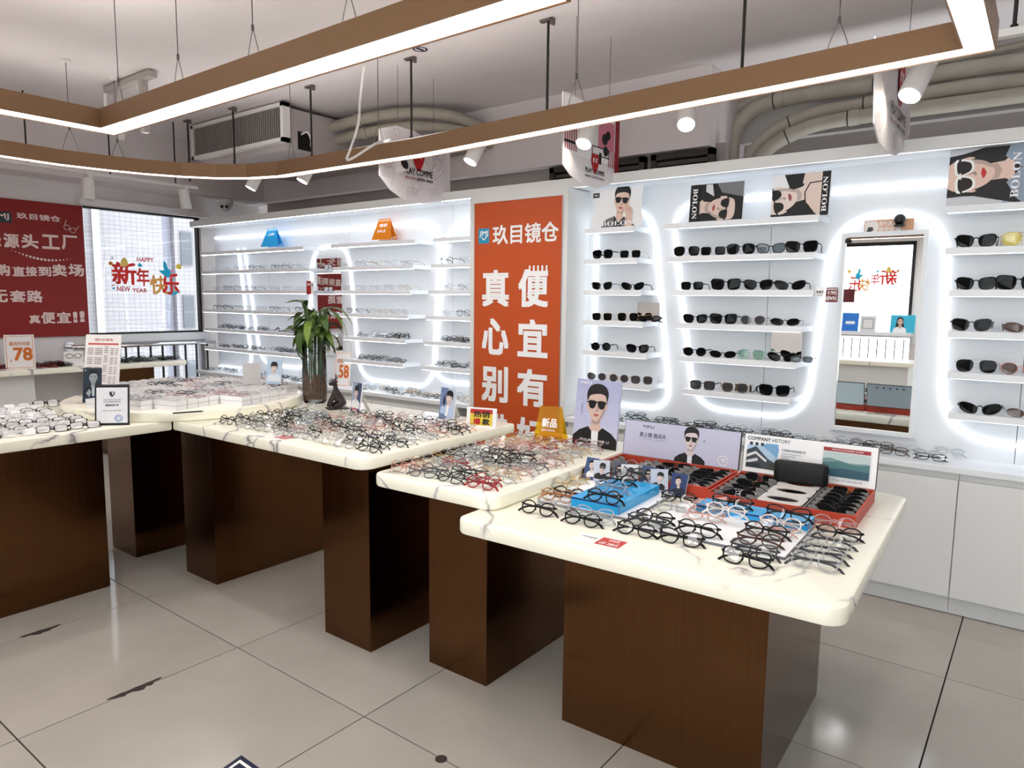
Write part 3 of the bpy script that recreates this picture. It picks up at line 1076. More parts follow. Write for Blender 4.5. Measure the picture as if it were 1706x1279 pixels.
for k, (dz, dy) in enumerate(((2.9, 0), (2.81, .06))):
    B().tube(bez([(-4.93, 3.95 + dy, dz), (-4.6, 3.95 + dy, dz + .01), (-4.2, 4.05 + dy, dz + .03), (-3.9, 4.25 + dy, dz + .01), (-3.75, 4.44, dz - .05), (-3.7, 4.6, dz - .1)], 6), .042, 12).obj('insulated_pipe', PIPE, ac, world=True, smooth=True)
    B().cyl((-4.62, 3.95 + dy, dz + .01), (-4.56, 3.955 + dy, dz + .013), .05, n=14).obj('pipe_collar', PIPE, ac, world=True, smooth=True)
ct = thing('cable_tray', 'dark cable box fixed by the pipes over the display wall', 'cable tray', (-3.9, 4.4, 2.7))
B().box(-4.75, -3.75, 4.42, 4.53, 2.66, 2.8).obj('body', paint('grey_tray', (176, 170, 168), .6), ct, world=True)
B().box(-3.75, -3.745, 4.43, 4.52, 2.665, 2.795).obj('end_shade', DARK, ct, world=True)  # dark sheet put in for the shade inside the box end

# wrapped pipes crossing the right recess
def pipe(pts, r, label, y=4.9, collars=()):
    w = [ony(px, py, yy) for (px, py, yy) in pts]
    t = thing('insulated_pipe', label, 'pipe', w[0], group='wrapped pipes at upper right')
    path = bez(w, 8)
    B().tube(path, r, 14).obj('wrap', PIPE, t, world=True, smooth=True)
    for u in collars:
        i = int(u * (len(path) - 2))
        d = (path[i + 1] - path[i]).normalized()
        B().cyl(path[i] - d * .03, path[i] + d * .03, r * 1.1, n=14).obj('collar', PIPE, t, world=True, smooth=True)
        B().cyl(path[i] + d * .03, path[i] + d * .038, r * 1.12, n=14).obj('strap', SATIN, t, world=True, smooth=True)


pipe([(1760, 95, 5.0), (1600, 117, 5.0), (1450, 143, 5.0), (1330, 160, 5.0), (1262, 178, 5.0), (1228, 212, 4.98), (1220, 262, 4.95), (1226, 300, 4.9)], .048, 'topmost thick wrapped pipe bending down beside the beam end', collars=(.28, .5))
pipe([(1760, 128, 5.0), (1600, 146, 5.0), (1450, 172, 5.0), (1360, 188, 5.0), (1295, 215, 4.98), (1256, 250, 4.95), (1240, 290, 4.9)], .042, 'second wrapped pipe from the top at upper right', collars=(.35, .6))
pipe([(1760, 150, 5.0), (1600, 172, 4.98), (1450, 192, 4.98), (1360, 208, 4.96), (1300, 234, 4.93), (1268, 262, 4.9), (1255, 300, 4.86)], .045, 'lowest wrapped pipe of the bundle at upper right', collars=(.4, .62))
pipe([(1350, 152, 5.06), (1262, 166, 5.06), (1218, 190, 5.04), (1198, 235, 5.0), (1206, 290, 4.94)], .04, 'wrapped pipe hugging the beam end, leftmost of the bundle')
pipe([(1760, 62, 5.05), (1660, 84, 5.05), (1560, 104, 5.05), (1450, 128, 5.05), (1380, 146, 5.05)], .022, 'thin conduit running above the thick wrapped pipes')
pipe([(1760, 30, 5.0), (1680, 50, 5.0), (1600, 72, 5.0), (1540, 88, 5.0)], .035, 'wrapped pipe highest in the upper right corner')

# hanging boards (hung square to the display wall)
HEART = [(0, -.62), (.3, -.25), (.42, .12), (.36, .42), (.2, .52), (.06, .46), (0, .34), (-.06, .46), (-.2, .52), (-.36, .42), (-.42, .12), (-.3, -.25)]


def heart(P, T, outline=False, col=(176, 22, 30), ins=None):
    if outline:
        pts = [T(*p) for p in HEART]
        P.line(col, pts, .003, True, ins)
        for sx in (-.14, .14):
            P.line(col, [T(sx + .09 * cos(a * pi / 5), .15 + .13 * sin(a * pi / 5)) for a in range(10)], .0025, True, ins)
    else:
        P.poly(col, HEART, T, 4)
        for sx in (-.14, .14):
            P.disc((250, 250, 248), sx, .14, .1, .14, 12, T)
            P.disc((10, 10, 10), sx + .05, .12, .045, .07, 10, T)


def hboard(X, outline, label, striped=False, seed=1):
    pts = [onx(px, py, X) for px, py in outline]
    y0, y1 = min(p.y for p in pts), max(p.y for p in pts)
    z0, z1 = min(p.z for p in pts), max(p.z for p in pts)
    t = thing('hanging_board', label, 'hanging board', (X, y0, z0), rot=(0, 0, radians(90)), group=None)
    # local x runs along +Y, local y runs along -X, board faces local -Y (= world +X)
    poly = [(p.y - y0, p.z - z0) for p in pts]
    area = sum(a[0] * c[1] - c[0] * a[1] for a, c in zip(poly, poly[1:] + poly[:1]))
    if area < 0:
        poly = poly[::-1]
    n = len(poly)
    B().add([(x, 0, z) for x, z in poly] + [(x, .006, z) for x, z in poly], [tuple(range(n)), tuple(range(2 * n - 1, n - 1, -1))] + [(i, n + i, n + (i + 1) % n, (i + 1) % n) for i in range(n)]).obj('board', mat('board_paper', (228, 222, 224), .55), t)
    w, h = y1 - y0, z1 - z0
    P = Print(0, w, 0, h)
    rr = random.Random(seed)
    cxm = w * .5

    def ins(p, m=.006):
        c = False
        for (xa, za), (xb, zb) in zip(poly, poly[1:] + poly[:1]):
            if (za > p[1]) != (zb > p[1]) and p[0] < (xb - xa) * (p[1] - za) / (zb - za) + xa:
                c = not c
        return c and m < p[0] < w - m and m < p[1] < h - m

    if striped:
        P.rect((246, 244, 244), w * .03, w * .9, h * .33, h * .97)
        P.rect((150, 24, 40), w * .92, w, h * .25, h)
        P.rect((216, 130, 150), w * .6, w * .9, h * .5, h * .85)
        for k in range(6):
            P.rect((170, 30, 44), w * (.04 + .035 * k), w * (.055 + .035 * k), h * .36, h * .62)
        for k in range(4):
            P.rect((170, 30, 44), w * (.8 + .035 * k), w * (.815 + .035 * k), h * .3, h * .5)
        P.rect((20, 20, 22), w * .03, w * .26, h * .44, h * .47)
        P.line((30, 26, 30), [(w * .5, h * .4), (w * .8, h * .4), (w * .8, h * .5), (w * .5, h * .5)], .006, True)
        P.line((30, 26, 30), [(w * .3, h * .5), (w * .44, h * .5), (w * .44, h * .9), (w * .3, h * .9)], .006, True)
        for (a, c, r) in ((.72, .62, .05), (.78, .68, .04), (.74, .48, .045)):
            P.disc((18, 18, 20), w * a, h * c, w * r)
        P.rect((20, 20, 22), w * .62, w * .66, h * .3, h * .44)
    else:
        for k in range(16):
            a, c, s = rr.uniform(.05, .95) * w, rr.uniform(.05, .95) * h, rr.uniform(.1, .17)
            if abs(a - cxm) < .12 and h * .3 < c < h * .75:
                continue
            heart(P, T_(a, c, s, rr.uniform(-.5, .5)), True, (176, 166, 170), ins)
    return t, P, w, h, cxm


t, P, w, h, c = hboard(-3.56, [(632, 214), (632, 292), (650, 316), (672, 332), (705, 339), (735, 336), (750, 329), (750, 256), (718, 236), (690, 218), (660, 209)], 'white board printed with outlined hearts, hung left of the banner')
heart(P, T_(w * .52, h * .62, .14))
P.text((18, 16, 18), 'PLAY COMME', w * .32, w * .72, h * .38, h * .47, .02)
P.text((150, 40, 44), 'BRAVE', w * .33, w * .47, h * .31, h * .345, .01)
P.text((22, 20, 20), 'LIMITED SERIES', w * .49, w * .72, h * .31, h * .345, .03)
P.put('print', t)
for u in (.25, .75):
    B().tube([(w * u, .003, h), (w * u, .003, CEILZ - onx(632, 339, -3.56).z)], .0015, 5).obj('hanging_wire', WIRE, t)
t, P, w, h, c = hboard(-2.17, [(938, 152), (938, 274), (951, 292), (970, 307), (995, 314), (1020, 305), (1030, 292), (1032, 192), (990, 178), (966, 164), (950, 155)], 'hanging board with red stripes and a red heart, right of the banner', True)
heart(P, T_(w * .55, h * .3, .1))
P.text((18, 16, 18), 'PLAY COMME', w * .38, w * .72, h * .165, h * .22, .02)
P.text((60, 40, 40), 'BRAVE LIMITED SERIES', w * .38, w * .72, h * .11, h * .135, .02)
P.put('print', t)
for u in (.2, .8):
    B().tube([(w * u, .003, h), (w * u, .003, CEILZ - onx(995, 314, -2.17).z)], .0015, 5).obj('hanging_wire', WIRE, t)
t, P, w, h, c = hboard(-.62, [(1459, 60), (1457, 205), (1465, 236), (1478, 254), (1492, 259), (1507, 250), (1516, 222), (1519, 60)], 'hanging board with a red heart, rightmost, before the grey pipes', seed=5)
heart(P, T_(w * .62, h * .56, .17))
P.text((18, 16, 18), 'PLAY COMME', w * .4, w * .78, h * .28, h * .36, .02)
P.text((150, 60, 60), 'BRAVE', w * .4, w * .54, h * .22, h * .25, .01)
P.text((22, 20, 20), 'LIMITED SERIES', w * .56, w * .78, h * .22, h * .25, .03)
P.put('print', t)
for u in (.2, .8):
    B().tube([(w * u, .003, h), (w * u, .003, CEILZ - onx(1492, 259, -.62).z)], .0015, 5).obj('hanging_wire', WIRE, t)

# CCTV dome
t = thing('security_camera', 'white dome security camera with two dark lenses under the beam', 'camera', (-7.0, 4.2, 2.49))
B().lathe([(.07, 0), (.075, -.03), (.068, -.045)][::-1], n=24).obj('base', WHITEP, t, smooth=True)
ball = []
for k in range(9):
    a = -pi / 2 + k * pi / 8
    ball.append((.062 * cos(a) + 1e-4, .062 * sin(a) - .06))
B().lathe(ball, n=24).obj('ball', WHITEP, t, smooth=True)
for s in (-1, 1):
    d = Vector((.62, -.75, -.28)).normalized()
    q = Vector((0, 0, -.06)) + d * .057 + Vector((.75, .62, 0)).normalized() * .024 * s
    B().cyl(q, q + d * .008, .016, n=14).obj('lens', BLACK, t)
# ceiling emblem sticker, sprinkler and conduit
q = onz(700, 82, CEILZ)
t = thing('ceiling_sticker', 'dark round emblem sticker on the ceiling above the inner pendant', 'sticker', (q.x, q.y, CEILZ))
b = B()
for a in range(14):
    a0, a1 = 2 * pi * a / 14, 2 * pi * (a + 1) / 14
    b.add([(r * cos(x), r * sin(x), -.001) for r, x in ((.035, a0), (.047, a0), (.047, a1), (.035, a1))], [(0, 1, 2, 3)])
b.box(-.012, .012, -.03, .03, -.0012, -.001).box(-.05, .05, -.075, -.06, -.0012, -.001)
b.obj('print', mat('navy_print'), t)
q = onz(178, 216, 2.72)
t = thing('sprinkler', 'dark sprinkler head hanging behind the inner pendant corner', 'sprinkler', (q.x, q.y, CEILZ))
B().cyl((0, 0, 0), (0, 0, -.2), .012, n=10).obj('drop_pipe', WHITEP, t)
B().cyl((0, 0, -.2), (0, 0, -.235), .012, .006, 10).tube([(-.018, 0, -.235), (-.02, 0, -.262), (0, 0, -.28), (.02, 0, -.262), (.018, 0, -.235)], .004, 6).cyl((0, 0, -.28), (0, 0, -.284), .028, n=14).obj('head', SATIN, t)
q = onz(215, 130, CEILZ)
t = thing('ceiling_bracket', 'white steel hanger bracket fixed under the ceiling at upper left', 'bracket', (q.x, q.y, CEILZ))
B().box(-.34, .34, -.03, .03, -.05, -.01).obj('cross_bar', GREYP, t)
for s in (-.18, .2):
    B().box(s - .025, s + .025, -.02, .02, -.4, -.05).obj('hanger', GREYP, t)
# loose cable loop at the pendant
B().tube(bez([onz(606, 110, 2.9), ony(600, 165, 3.2), ony(597, 205, 3.0), ony(585, 245, 2.96), ony(578, 265, 2.96), ony(590, 262, 2.96), ony(625, 240, 3.0), ony(650, 232, 3.2)], 8), .008, 8).obj('cable', WHITEP, smooth=True)
tag(bpy.data.objects['cable'], 'white cable looping down over the outer pendant', 'cable')
# ================================================================== TABLES
TA = radians(2.2)


def table(name, label, poly, ztop, peds, group='marble topped bronze display tables'):
    cx = sum(p[0] for p in poly) / len(poly); cy = sum(p[1] for p in poly) / len(poly)
    t = thing(name, label, 'table', (cx, cy, 0), group=group)
    B().slab(poly, ztop - .05, ztop, .009).obj('tabletop', MARBLE, t, world=True, smooth=True)
    for (x0, x1, y0, y1, a) in peds:
        q = rot2([(x0, y0), (x1, y0), (x1, y1), (x0, y1)], a, ((x0 + x1) / 2, (y0 + y1) / 2))
        B().slab(q, 0, ztop - .05, .0015).obj('pedestal', BRONZE, t, world=True)
    return t


Z1, Z2, Z3, ZR = .74, .79, .84, .89
front = rot2(rrect(-1.57, -.36, 1.735, 3.0, .055), TA, (-.95, 2.38))
table('display_table', 'lowest marble display table, nearest the camera, holding two sunglasses boxes', front, Z1, [(-1.272, -.587, 1.98, 2.7, radians(1.5))])
mid = rot2(rrect(-2.10, -1.5, 1.83, 3.02, .055), TA, (-1.8, 2.4))
table('display_table', 'middle marble display table one step above the lowest', mid, Z2, [(-1.909, -1.61, 1.973, 2.56, 0)])
third = [(-3.531, 1.782), (-2.17, 1.806)] + [(-2.157, 1.808), (-2.13, 1.82), (-2.112, 1.845), (-2.108, 1.87)] + [(-2.16, 2.86), (-3.531, 2.86)]
table('display_table', 'wide marble display table with bamboo vase and deer figurine', third, Z3, [(-3.6, -3.305, 1.856, 2.55, 0), (-2.452, -2.154, 1.876, 2.55, 0)])
left = [(-4.62, .2), (-3.534, .2), (-3.534, 1.775), (-4.62, 1.775)]
table('display_table', 'marble display table at left edge with rows of silver eyeglasses', left, Z3, [(-4.3, -3.71, .5, 1.512, 0)])
rnd = [(-4.02 + .645 * cos(2 * pi * k / 48), 2.13 + .645 * sin(2 * pi * k / 48)) for k in range(48)]
table('round_table', 'round marble display table covered with white eyeglass boxes', rnd, ZR, [(-4.3, -4.01, 1.78, 2.4, 0)])
b = thing('window_table', 'long narrow marble table along the window wall', 'table', (-6.97, 2.0, 0), group='marble topped bronze display tables')
B().slab(rrect(-7.15, -6.8, -.6, 3.6, .02), .8, .85, .007).obj('tabletop', MARBLE, b, world=True, smooth=True)
B().slab([(-7.1, 2.86), (-6.86, 2.86), (-6.86, 3.3), (-7.1, 3.3)], 0, .8, .0015).obj('pedestal', BRONZE, b, world=True)
B().slab([(-7.12, -.5), (-6.9, -.5), (-6.9, 2.3), (-7.12, 2.3)], 0, .8, .0015).obj('white_base', CAB, b, world=True)
# counter behind the camera (seen in the tall mirror)
t = thing('display_counter', 'white counter with marble top behind the camera, seen in mirror', 'counter', (-1.6, -.75, 0))
B().slab(rrect(-2.0, -1.15, -1.05, -.5, .03), .8, .85, .008).obj('tabletop', MARBLE, t, world=True)
B().box(-1.95, -1.2, -1.0, -.55, 0, .8).obj('body', CAB, t, world=True)

# ================================================================== SIGNS, BOARDS, POSTERS


def easel(name, label, cat, base_c, w, h, yaw, tilt, face=(245, 245, 245), th=.006, edge=None, leg=True, d=.07):
    """upright card leaning back on a strut; returns thing, Print (card coords x -w/2..w/2, z 0..h)"""
    t = thing(name, label, cat, base_c, yaw)
    c = bpy.data.objects.new('card', None)
    bb = B().box(-w / 2, w / 2, 0, th, 0, h)
    card = bb.obj('card', edge or mat('card_%d_%d_%d' % tuple(face), face, .5), t)
    card.rotation_euler = (-tilt, 0, 0)
    if leg:
        top = Vector((0, th + h * .75 * sin(tilt), h * .75 * cos(tilt)))
        B().add([(-w * .2, top.y, top.z), (w * .2, top.y, top.z), (w * .2, d + h * sin(tilt) * .75, 0), (-w * .2, d + h * sin(tilt) * .75, 0),
                 (-w * .2, top.y + .003, top.z), (w * .2, top.y + .003, top.z), (w * .2, d + h * sin(tilt) * .75 + .003, 0), (-w * .2, d + h * sin(tilt) * .75 + .003, 0)],
                [(0, 1, 2, 3), (7, 6, 5, 4), (0, 3, 7, 4), (1, 5, 6, 2), (0, 4, 5, 1), (3, 2, 6, 7)]).obj('strut', mat('strut_board', (216, 214, 212), .6), t)
    return t, card, Print(-w / 2, w / 2, 0, h)


def between(pa, pb):
    m = (pa + pb) / 2
    d = pb - pa
    return m, d.length, atan2(d.y, d.x)


# --- big standing poster on the middle table
a, c = onz(953, 739, Z2), onz(1026, 751, Z2)
m, w, yw = between(a, c)
t, card, P = easel('standing_poster', 'standing poster of man in sunglasses and black jacket on lavender ground', 'poster', m, w, .315, yw, radians(7), (190, 190, 214))
for k in range(6):
    P.rect((176 + 5 * k, 178 + 5 * k, 212 + 3 * k), -w / 2, w / 2, .315 - .315 * (k + 1) / 6, .315 - .315 * k / 6)
portrait(P, T_(0, .125, .093), shirt=(236, 236, 238), skin=(214, 184, 172), hairc=(28, 22, 24))
P.text(WHITE, 'YIFU', -w * .42, -w * .16, .292, .304, .015)
P.text(WHITE, 'YOUNG FOR U', -w * .32, w * .34, .026, .037, .01)
P.line((110, 110, 130), [(-w * .33, .2), (-w * .33, .15)], .0025)
P.put('print', card)

# --- yellow acrylic tent sign
def tent(label, pa, pb, h, matr, lines, group=None, tw=.55, spread=.07):
    m, w, yw = between(pa, pb)
    t = thing('tent_sign', label, 'sign', m, yw)
    for s in (1, -1):
        y0 = 0 if s == 1 else 2 * spread
        vs = [(-w / 2, y0, 0), (w / 2, y0, 0), (w / 2 * tw, spread, h), (-w / 2 * tw, spread, h)]
        vs += [(x, y + .003 * s, z) for x, y, z in vs]
        B().add(vs, [(0, 1, 2, 3), (7, 6, 5, 4), (0, 4, 5, 1), (1, 5, 6, 2), (2, 6, 7, 3), (3, 7, 4, 0)]).obj('panel', matr, t)
    P = Print(-w / 2, w / 2, 0, h)
    for (s, x0, x1, z0, z1, bo) in lines:
        P.text(WHITE, s, x0 * w, x1 * w, z0 * h, z1 * h, bo)
    o = P.put('lettering', t)
    o.rotation_euler = (-atan2(spread, h), 0, 0)
    return t


tent('clear yellow tent sign lettered in white, on the middle table by the banner', onz(888, 733, Z2), onz(937, 737, Z2), .165, YELAC,
     [('新品', -.25, .25, .42, .68, .03), ('NEW ARRIVAL', -.25, .22, .3, .36, .01)], tw=.75, spread=.05)
tent('orange clear tent sign reading SALE on the top shelf', ony(619, 399.5, 3.93), ony(651, 398, 3.93), .165, ORAC,
     [('特价', -.2, .2, .62, .78, .03), ('SALE', -.26, .16, .36, .48, .02)], tw=.6, spread=.04)
tent('blue clear tent sign on the top shelf beside the window', ony(434, 411, 3.93), ony(462, 410, 3.93), .17, BLUEAC,
     [('上新', -.2, .2, .62, .76, .03)], tw=.5, spread=.04)

# --- hot sale stand on wide table
a, c = onz(783, 712, Z3), onz(819, 713, Z3)
m, w, yw = between(a, c)
t, card, P = easel('table_sign', 'small white stand with red and yellow card beside the banner', 'sign', m + Vector((0, .0, 0)), .16, .1, yw * .5, radians(6), (244, 244, 244))
P.rect((190, 40, 40), -.06, .06, .07, .092)
P.rect((226, 196, 60), -.06, .06, .012, .07)
P.text((16, 14, 14), '热销', -.04, .045, .052, .082, .03)
P.text((190, 30, 30), '爆', -.04, -.004, .016, .046, .03)
P.text((16, 14, 14), '款', .008, .044, .016, .046, .03)
P.put('print', card)

# --- photo cards on the wide table
a, c = onz(576, 682, Z3), onz(606, 690, Z3)
m, w, yw = between(a, c)
t, card, P = easel('photo_card', 'photo card of young man in white shirt beside deer figurine', 'photo card', m, .105, .165, yw, radians(8), (236, 236, 240))
P.rect((64, 78, 112), -.0525, .0525, 0, .165)
P.rect((150, 160, 180), -.0525, .0, .02, .165)
portrait(P, T_(0, .082, .036), hair='fringe', glasses=False, top=(232, 234, 238), skin=(226, 204, 196))
P.rect((226, 120, 140), -.03, .03, 0, .022)
P.text(WHITE, 'BE YOU', -.02, .02, .006, .014, .01)
P.put('print', card)
a, c = onz(727, 695, Z3), onz(759, 700, Z3)
m, w, yw = between(a, c)
t, card, P = easel('photo_card', 'photo card of dark haired woman in pale blue dress near banner', 'photo card', m, .11, .165, yw, radians(8), (236, 236, 240))
P.rect((108, 128, 168), -.055, .055, 0, .165)
P.rect((186, 196, 214), .0, .055, .0, .165)
portrait(P, T_(0.008, .084, .037, -.15), hair='fringe', glasses=False, top=(176, 196, 226), shirt=(240, 240, 244), skin=(232, 208, 200))
P.poly((22, 19, 20), [(-.016, .1), (-.024, .13), (-.03, .085), (-.018, .06)])
P.disc(WHITE, -.0, .022, .008)
P.put('print', card)
# --- on the round table
a, c = onz(468, 641, ZR), onz(489, 641, ZR)
m, w, yw = between(a, c)
t, card, P = easel('photo_card', 'pale photo card of woman standing on round table left of bamboo', 'photo card', Vector((-3.75, 2.52, ZR + .055)), .1, .15, radians(28), radians(10), (236, 238, 242))
P.rect((186, 208, 226), -.05, .05, 0, .15)
portrait(P, T_(0, .075, .034), hair='fringe', glasses=False, top=(226, 234, 242), skin=(230, 212, 206))
P.put('print', card)
t, card, P = easel('photo_card', 'grey back of a photo card left of the pale woman card', 'photo card', Vector((-3.85, 2.44, ZR + .055)), .1, .13, radians(62), radians(12), (206, 204, 202))
a, c = onz(132, 668, ZR), onz(153, 674, ZR)
t, card, P = easel('photo_card', 'dark narrow photo card of bearded man in suit at left end of round table', 'photo card', Vector((-4.13, 1.64, ZR)), .1, .19, radians(35), radians(8), (16, 24, 36))
P.rect((26, 44, 62), -.05, .05, 0, .19)
portrait(P, T_(.008, .105, .04), skin=(150, 160, 168), hairc=(12, 14, 18), top=(14, 20, 28), shirt=(176, 188, 198), glasses=False, lips=(90, 90, 96))
P.poly((150, 160, 168), [(-.03, .05), (-.012, .075), (0, .06), (-.01, .03)])
P.text((200, 206, 212), 'V', -.04, -.03, .17, .18, .01)
P.put('print', card)
# certificate on the left table
a, c = onz(171, 706, Z3), onz(203, 711, Z3)
m, w, yw = between(a, c)
t, card, P = easel('certificate_stand', 'black framed white certificate standing on the left marble table', 'certificate', m, .155, .2, radians(48), radians(8), (18, 18, 22), d=.012)
P.rect((236, 238, 244), -.07, .07, .012, .185)
P.poly((40, 44, 60), [(-.012, .165), (.012, .165), (.012, .15), (0, .138), (-.012, .15)])
P.poly((236, 238, 244), [(-.002, .162), (.008, .162), (.004, .146)])
for k, (z, s) in enumerate(((.122, 'CERTIFICATE OF'), (.112, 'AUTHORIZED DEALER'))):
    P.text((60, 62, 76), s, -.04, .04, z, z + .006, .005)
P.text((30, 32, 44), '授权证书', -.03, .03, .094, .104, .02)
P.text((90, 92, 104), 'VALID IN THIS STORE ONLY', -.045, .045, .07, .075, .005)
P.line((90, 130, 200), [(.03 + .016 * cos(a * pi / 8), .034 + .016 * sin(a * pi / 8)) for a in range(16)], .003, True)
P.line((90, 130, 200), [(.03 + .009 * cos(a * pi / 6), .034 + .009 * sin(a * pi / 6)) for a in range(12)], .002, True)
P.put('print', card)
# price list
t, card, P = easel('price_list', 'tall white price list sheet in clear stand on the round table', 'price list', Vector((-4.36, 1.78, ZR)), .215, .36, radians(33), radians(10), (240, 236, 236))
P.text((176, 70, 66), '镜片价格表', -.05, .06, .322, .338, .01)
P.rect((206, 84, 74), -.09, .095, .3, .31)
for r in range(24):
    z = .288 - r * .0112
    for (x0, x1) in ((-.09, -.055), (-.045, .0), (.012, .035), (.05, .07), (.08, .095)):
        if (r * 7 + int(x0 * 1000)) % 5:
            P.rect((150, 140, 146), x0, x1, z, z + .0045)
P.put('print', card)
B().box(-.12, .12, -.02, .09, 0, .006).obj('stand_foot', CLEARAC, t)

# --- 78 sign and eyeglass picture card on the window table
def price_sign(label, base, w, h, yaw, num, head):
    t, card, P = easel('price_sign', label, 'price sign', base, w, h, yaw, radians(6), (244, 242, 240))
    P.line((222, 120, 60), [(-w * .44, h * .04), (w * .44, h * .04), (w * .44, h * .96), (-w * .44, h * .96)], .004, True)
    P.text((206, 130, 90), head, -w * .34, w * .36, h * .68, h * .8, .02)
    P.text((214, 112, 40), num, -w * .2, w * .4, h * .26, h * .62, .03)
    P.text((200, 130, 90), '¥', -w * .34, -w * .26, h * .2, h * .3, .0)
    P.put('print', card)


price_sign('white price stand reading 78 with orange numerals under the red banner', Vector((-6.88, 2.2, .85)), .21, .29, radians(72), '78', '潮流时尚款')
price_sign('white price stand reading 58 with orange numerals beside bamboo vase', Vector((-4.81, 3.9, .72)), .17, .3, radians(10), '58', '超值特惠')
t, card, P = easel('picture_card', 'small white card with drawing of black round eyeglasses under the banner', 'picture card', Vector((-6.9, 2.62, .85)), .15, .13, radians(80), radians(8), (244, 242, 240))
for s in (-1, 1):
    P.line((24, 22, 22), [(s * .032 + .025 * cos(a * pi / 9), .088 + .02 * sin(a * pi / 9)) for a in range(18)], .0045, True)
    P.line((24, 22, 22), [(s * .057, .093), (s * .068, .097)], .004)
P.line((24, 22, 22), [(-.008, .09), (0, .094), (.008, .09)], .004)
P.line((150, 140, 140), [(0, .075), (.004, .06), (-.003, .058)], .002)
P.put('print', card)

# --- price tickets lying flat
def ticket(label, pa, z, w, d, yaw, lines):
    t = thing('price_ticket', label, 'price ticket', (pa.x, pa.y, z), yaw)
    B().box(-w, w * .55, -d / 2, d / 2, 0, .0012).obj('paper', mat('ticket_paper', (246, 244, 242), .5), t)
    P = Print(-w, w, -d / 2, d / 2)
    P.rect((206, 62, 54), -w * .25, w * .55, -d * .45, d * .45)
    for (s, x0, x1, z0, z1) in lines:
        P.text(WHITE, s, x0 * w, x1 * w, z0 * d, z1 * d, .02)
    P.text((120, 110, 110), '尊享套餐', -w * .85, -w * .35, d * .02, d * .2, .0)
    o = P.put('print', t)
    o.rotation_euler = (-pi / 2, 0, 0)
    o.location = (0, 0, .0014)


ticket('red and white price ticket lying at front edge of lowest marble table', onz(1010, 903, Z1), Z1, .1, .075, radians(3), [('410元', .02, .38, .08, .36), ('6折 288元', -.15, .48, -.36, -.06)])
ticket('red and white price ticket lying at front edge of wide marble table', onz(470, 728, Z3), Z3, .1, .07, radians(2), [('388元', .02, .38, .08, .36), ('6折 232元', -.15, .48, -.36, -.06)])
# --- shelf price card left of the tall mirror
t = thing('shelf_card', 'dark red price card reading 799 clipped to shelf end', 'price card', ony(1377, 503, 3.87))
B().box(-.006, .052, 0, .003, 0, .073).obj('card', mat('dark_red_card', (116, 24, 24), .45), t)
P = Print(-.02, .08, 0, .08)
P.text(WHITE, '太阳镜系列', -.003, .049, .061, .069, .02)
P.text(WHITE, '¥ 799元', .004, .048, .036, .057, .02)
P.text(WHITE, '6折¥479元', -.003, .048, .008, .032, .02)
P.put('print', t)
t = thing('shelf_card', 'small white lettered card clipped left of dark red price card', 'price card', ony(1363, 495, 3.87))
B().box(-.014, .028, 0, .002, 0, .055).obj('card', WHITE, t)
P = Print(-.02, .04, 0, .06)
P.text((50, 46, 46), '满减折', -.011, .025, .02, .034, .02)
P.text((110, 106, 106), '活动', -.008, .02, .008, .014, .01)
P.put('print', t)
t = thing('shelf_card', 'red and white price card by the narrow mirror behind bamboo', 'price card', ony(512, 490, 3.87))
B().box(-.01, .055, 0, .002, 0, .115).box(.058, .09, 0, .002, 0, .11).obj('card', WHITE, t)
P = Print(-.02, .1, 0, .12)
P.rect((170, 34, 30), -.01, .055, 0, .115)
P.text(WHITE, '特惠', 0, .045, .075, .095, .02)
P.text((60, 50, 50), '价', .064, .084, .07, .09, .02)
P.put('print', t)

# --- notice over the tall mirror with its little camera
t = thing('notice_card', 'peach notice card over the tall mirror', 'notice', ony(1439, 390, 4.06))
B().box(0, .225, 0, .006, 0, .068).obj('card', mat('peach_card', (214, 164, 130), .5), t)
P = Print(0, .225, 0, .068)
P.rect((238, 232, 226), .004, .055, .004, .064)
P.disc((238, 232, 226), .055, .034, .012, .03)
P.poly((60, 62, 66), [(.012, .012), (.03, .008), (.045, .018), (.04, .034), (.02, .034)])
P.text(WHITE, '您已进入', .068, .15, .037, .06, .015)
P.text(WHITE, '监控区域', .068, .17, .008, .032, .015)
P.put('print', t)
q = ony(1499, 368, 4.03)
t = thing('webcam', 'small black round camera fixed above the tall mirror', 'camera', q)
B().lathe([(.012, -.03), (.026, -.026), (.026, -.02), (.012, -.012)], n=18).obj('foot', BLACK, t, smooth=True)
bl = [(.027 * cos(-pi / 2 + k * pi / 8) + 1e-4, .027 * sin(-pi / 2 + k * pi / 8) + .008) for k in range(9)]
B().lathe(bl, n=18).obj('head', BLACK, t, smooth=True)
B().cyl((0, -.022, .008), (0, -.03, .008), .014, n=14).obj('lens', LENSK, t)
t = thing('mirror_clip', 'dark knob clip at upper left corner of the tall mirror', 'clip', ony(1412, 401, 4.04))
B().lathe([(.008, -.012), (.012, -.004), (.012, .004), (.006, .012)], n=12).obj('knob', SATIN, t)

# --- red banner on the window wall
bn = thing('wall_banner', 'dark red wall banner with white slogans left of the window', 'banner', (-7.19, 2.868, 1.1), radians(90))
BW, BH = 2.4, 1.19
# local x runs to +Y; right edge is at x=0
B().box(-BW, 0, -.012, .008, 0, BH).obj('panel', RED, bn)
P = Print(-BW, 0, 0, BH)
P.split = True
PK = (238, 214, 208)


def btx(s, x0, y0, x1, y1, bo=.03):     # photo pixels of the word's corners, on the banner plane
    A, C = onx(x0, y0, -7.2), onx(x1, y1, -7.2)
    P.text(PK, s, A.y - 2.868, C.y - 2.868, C.z - 1.1, A.z - 1.1, bo)


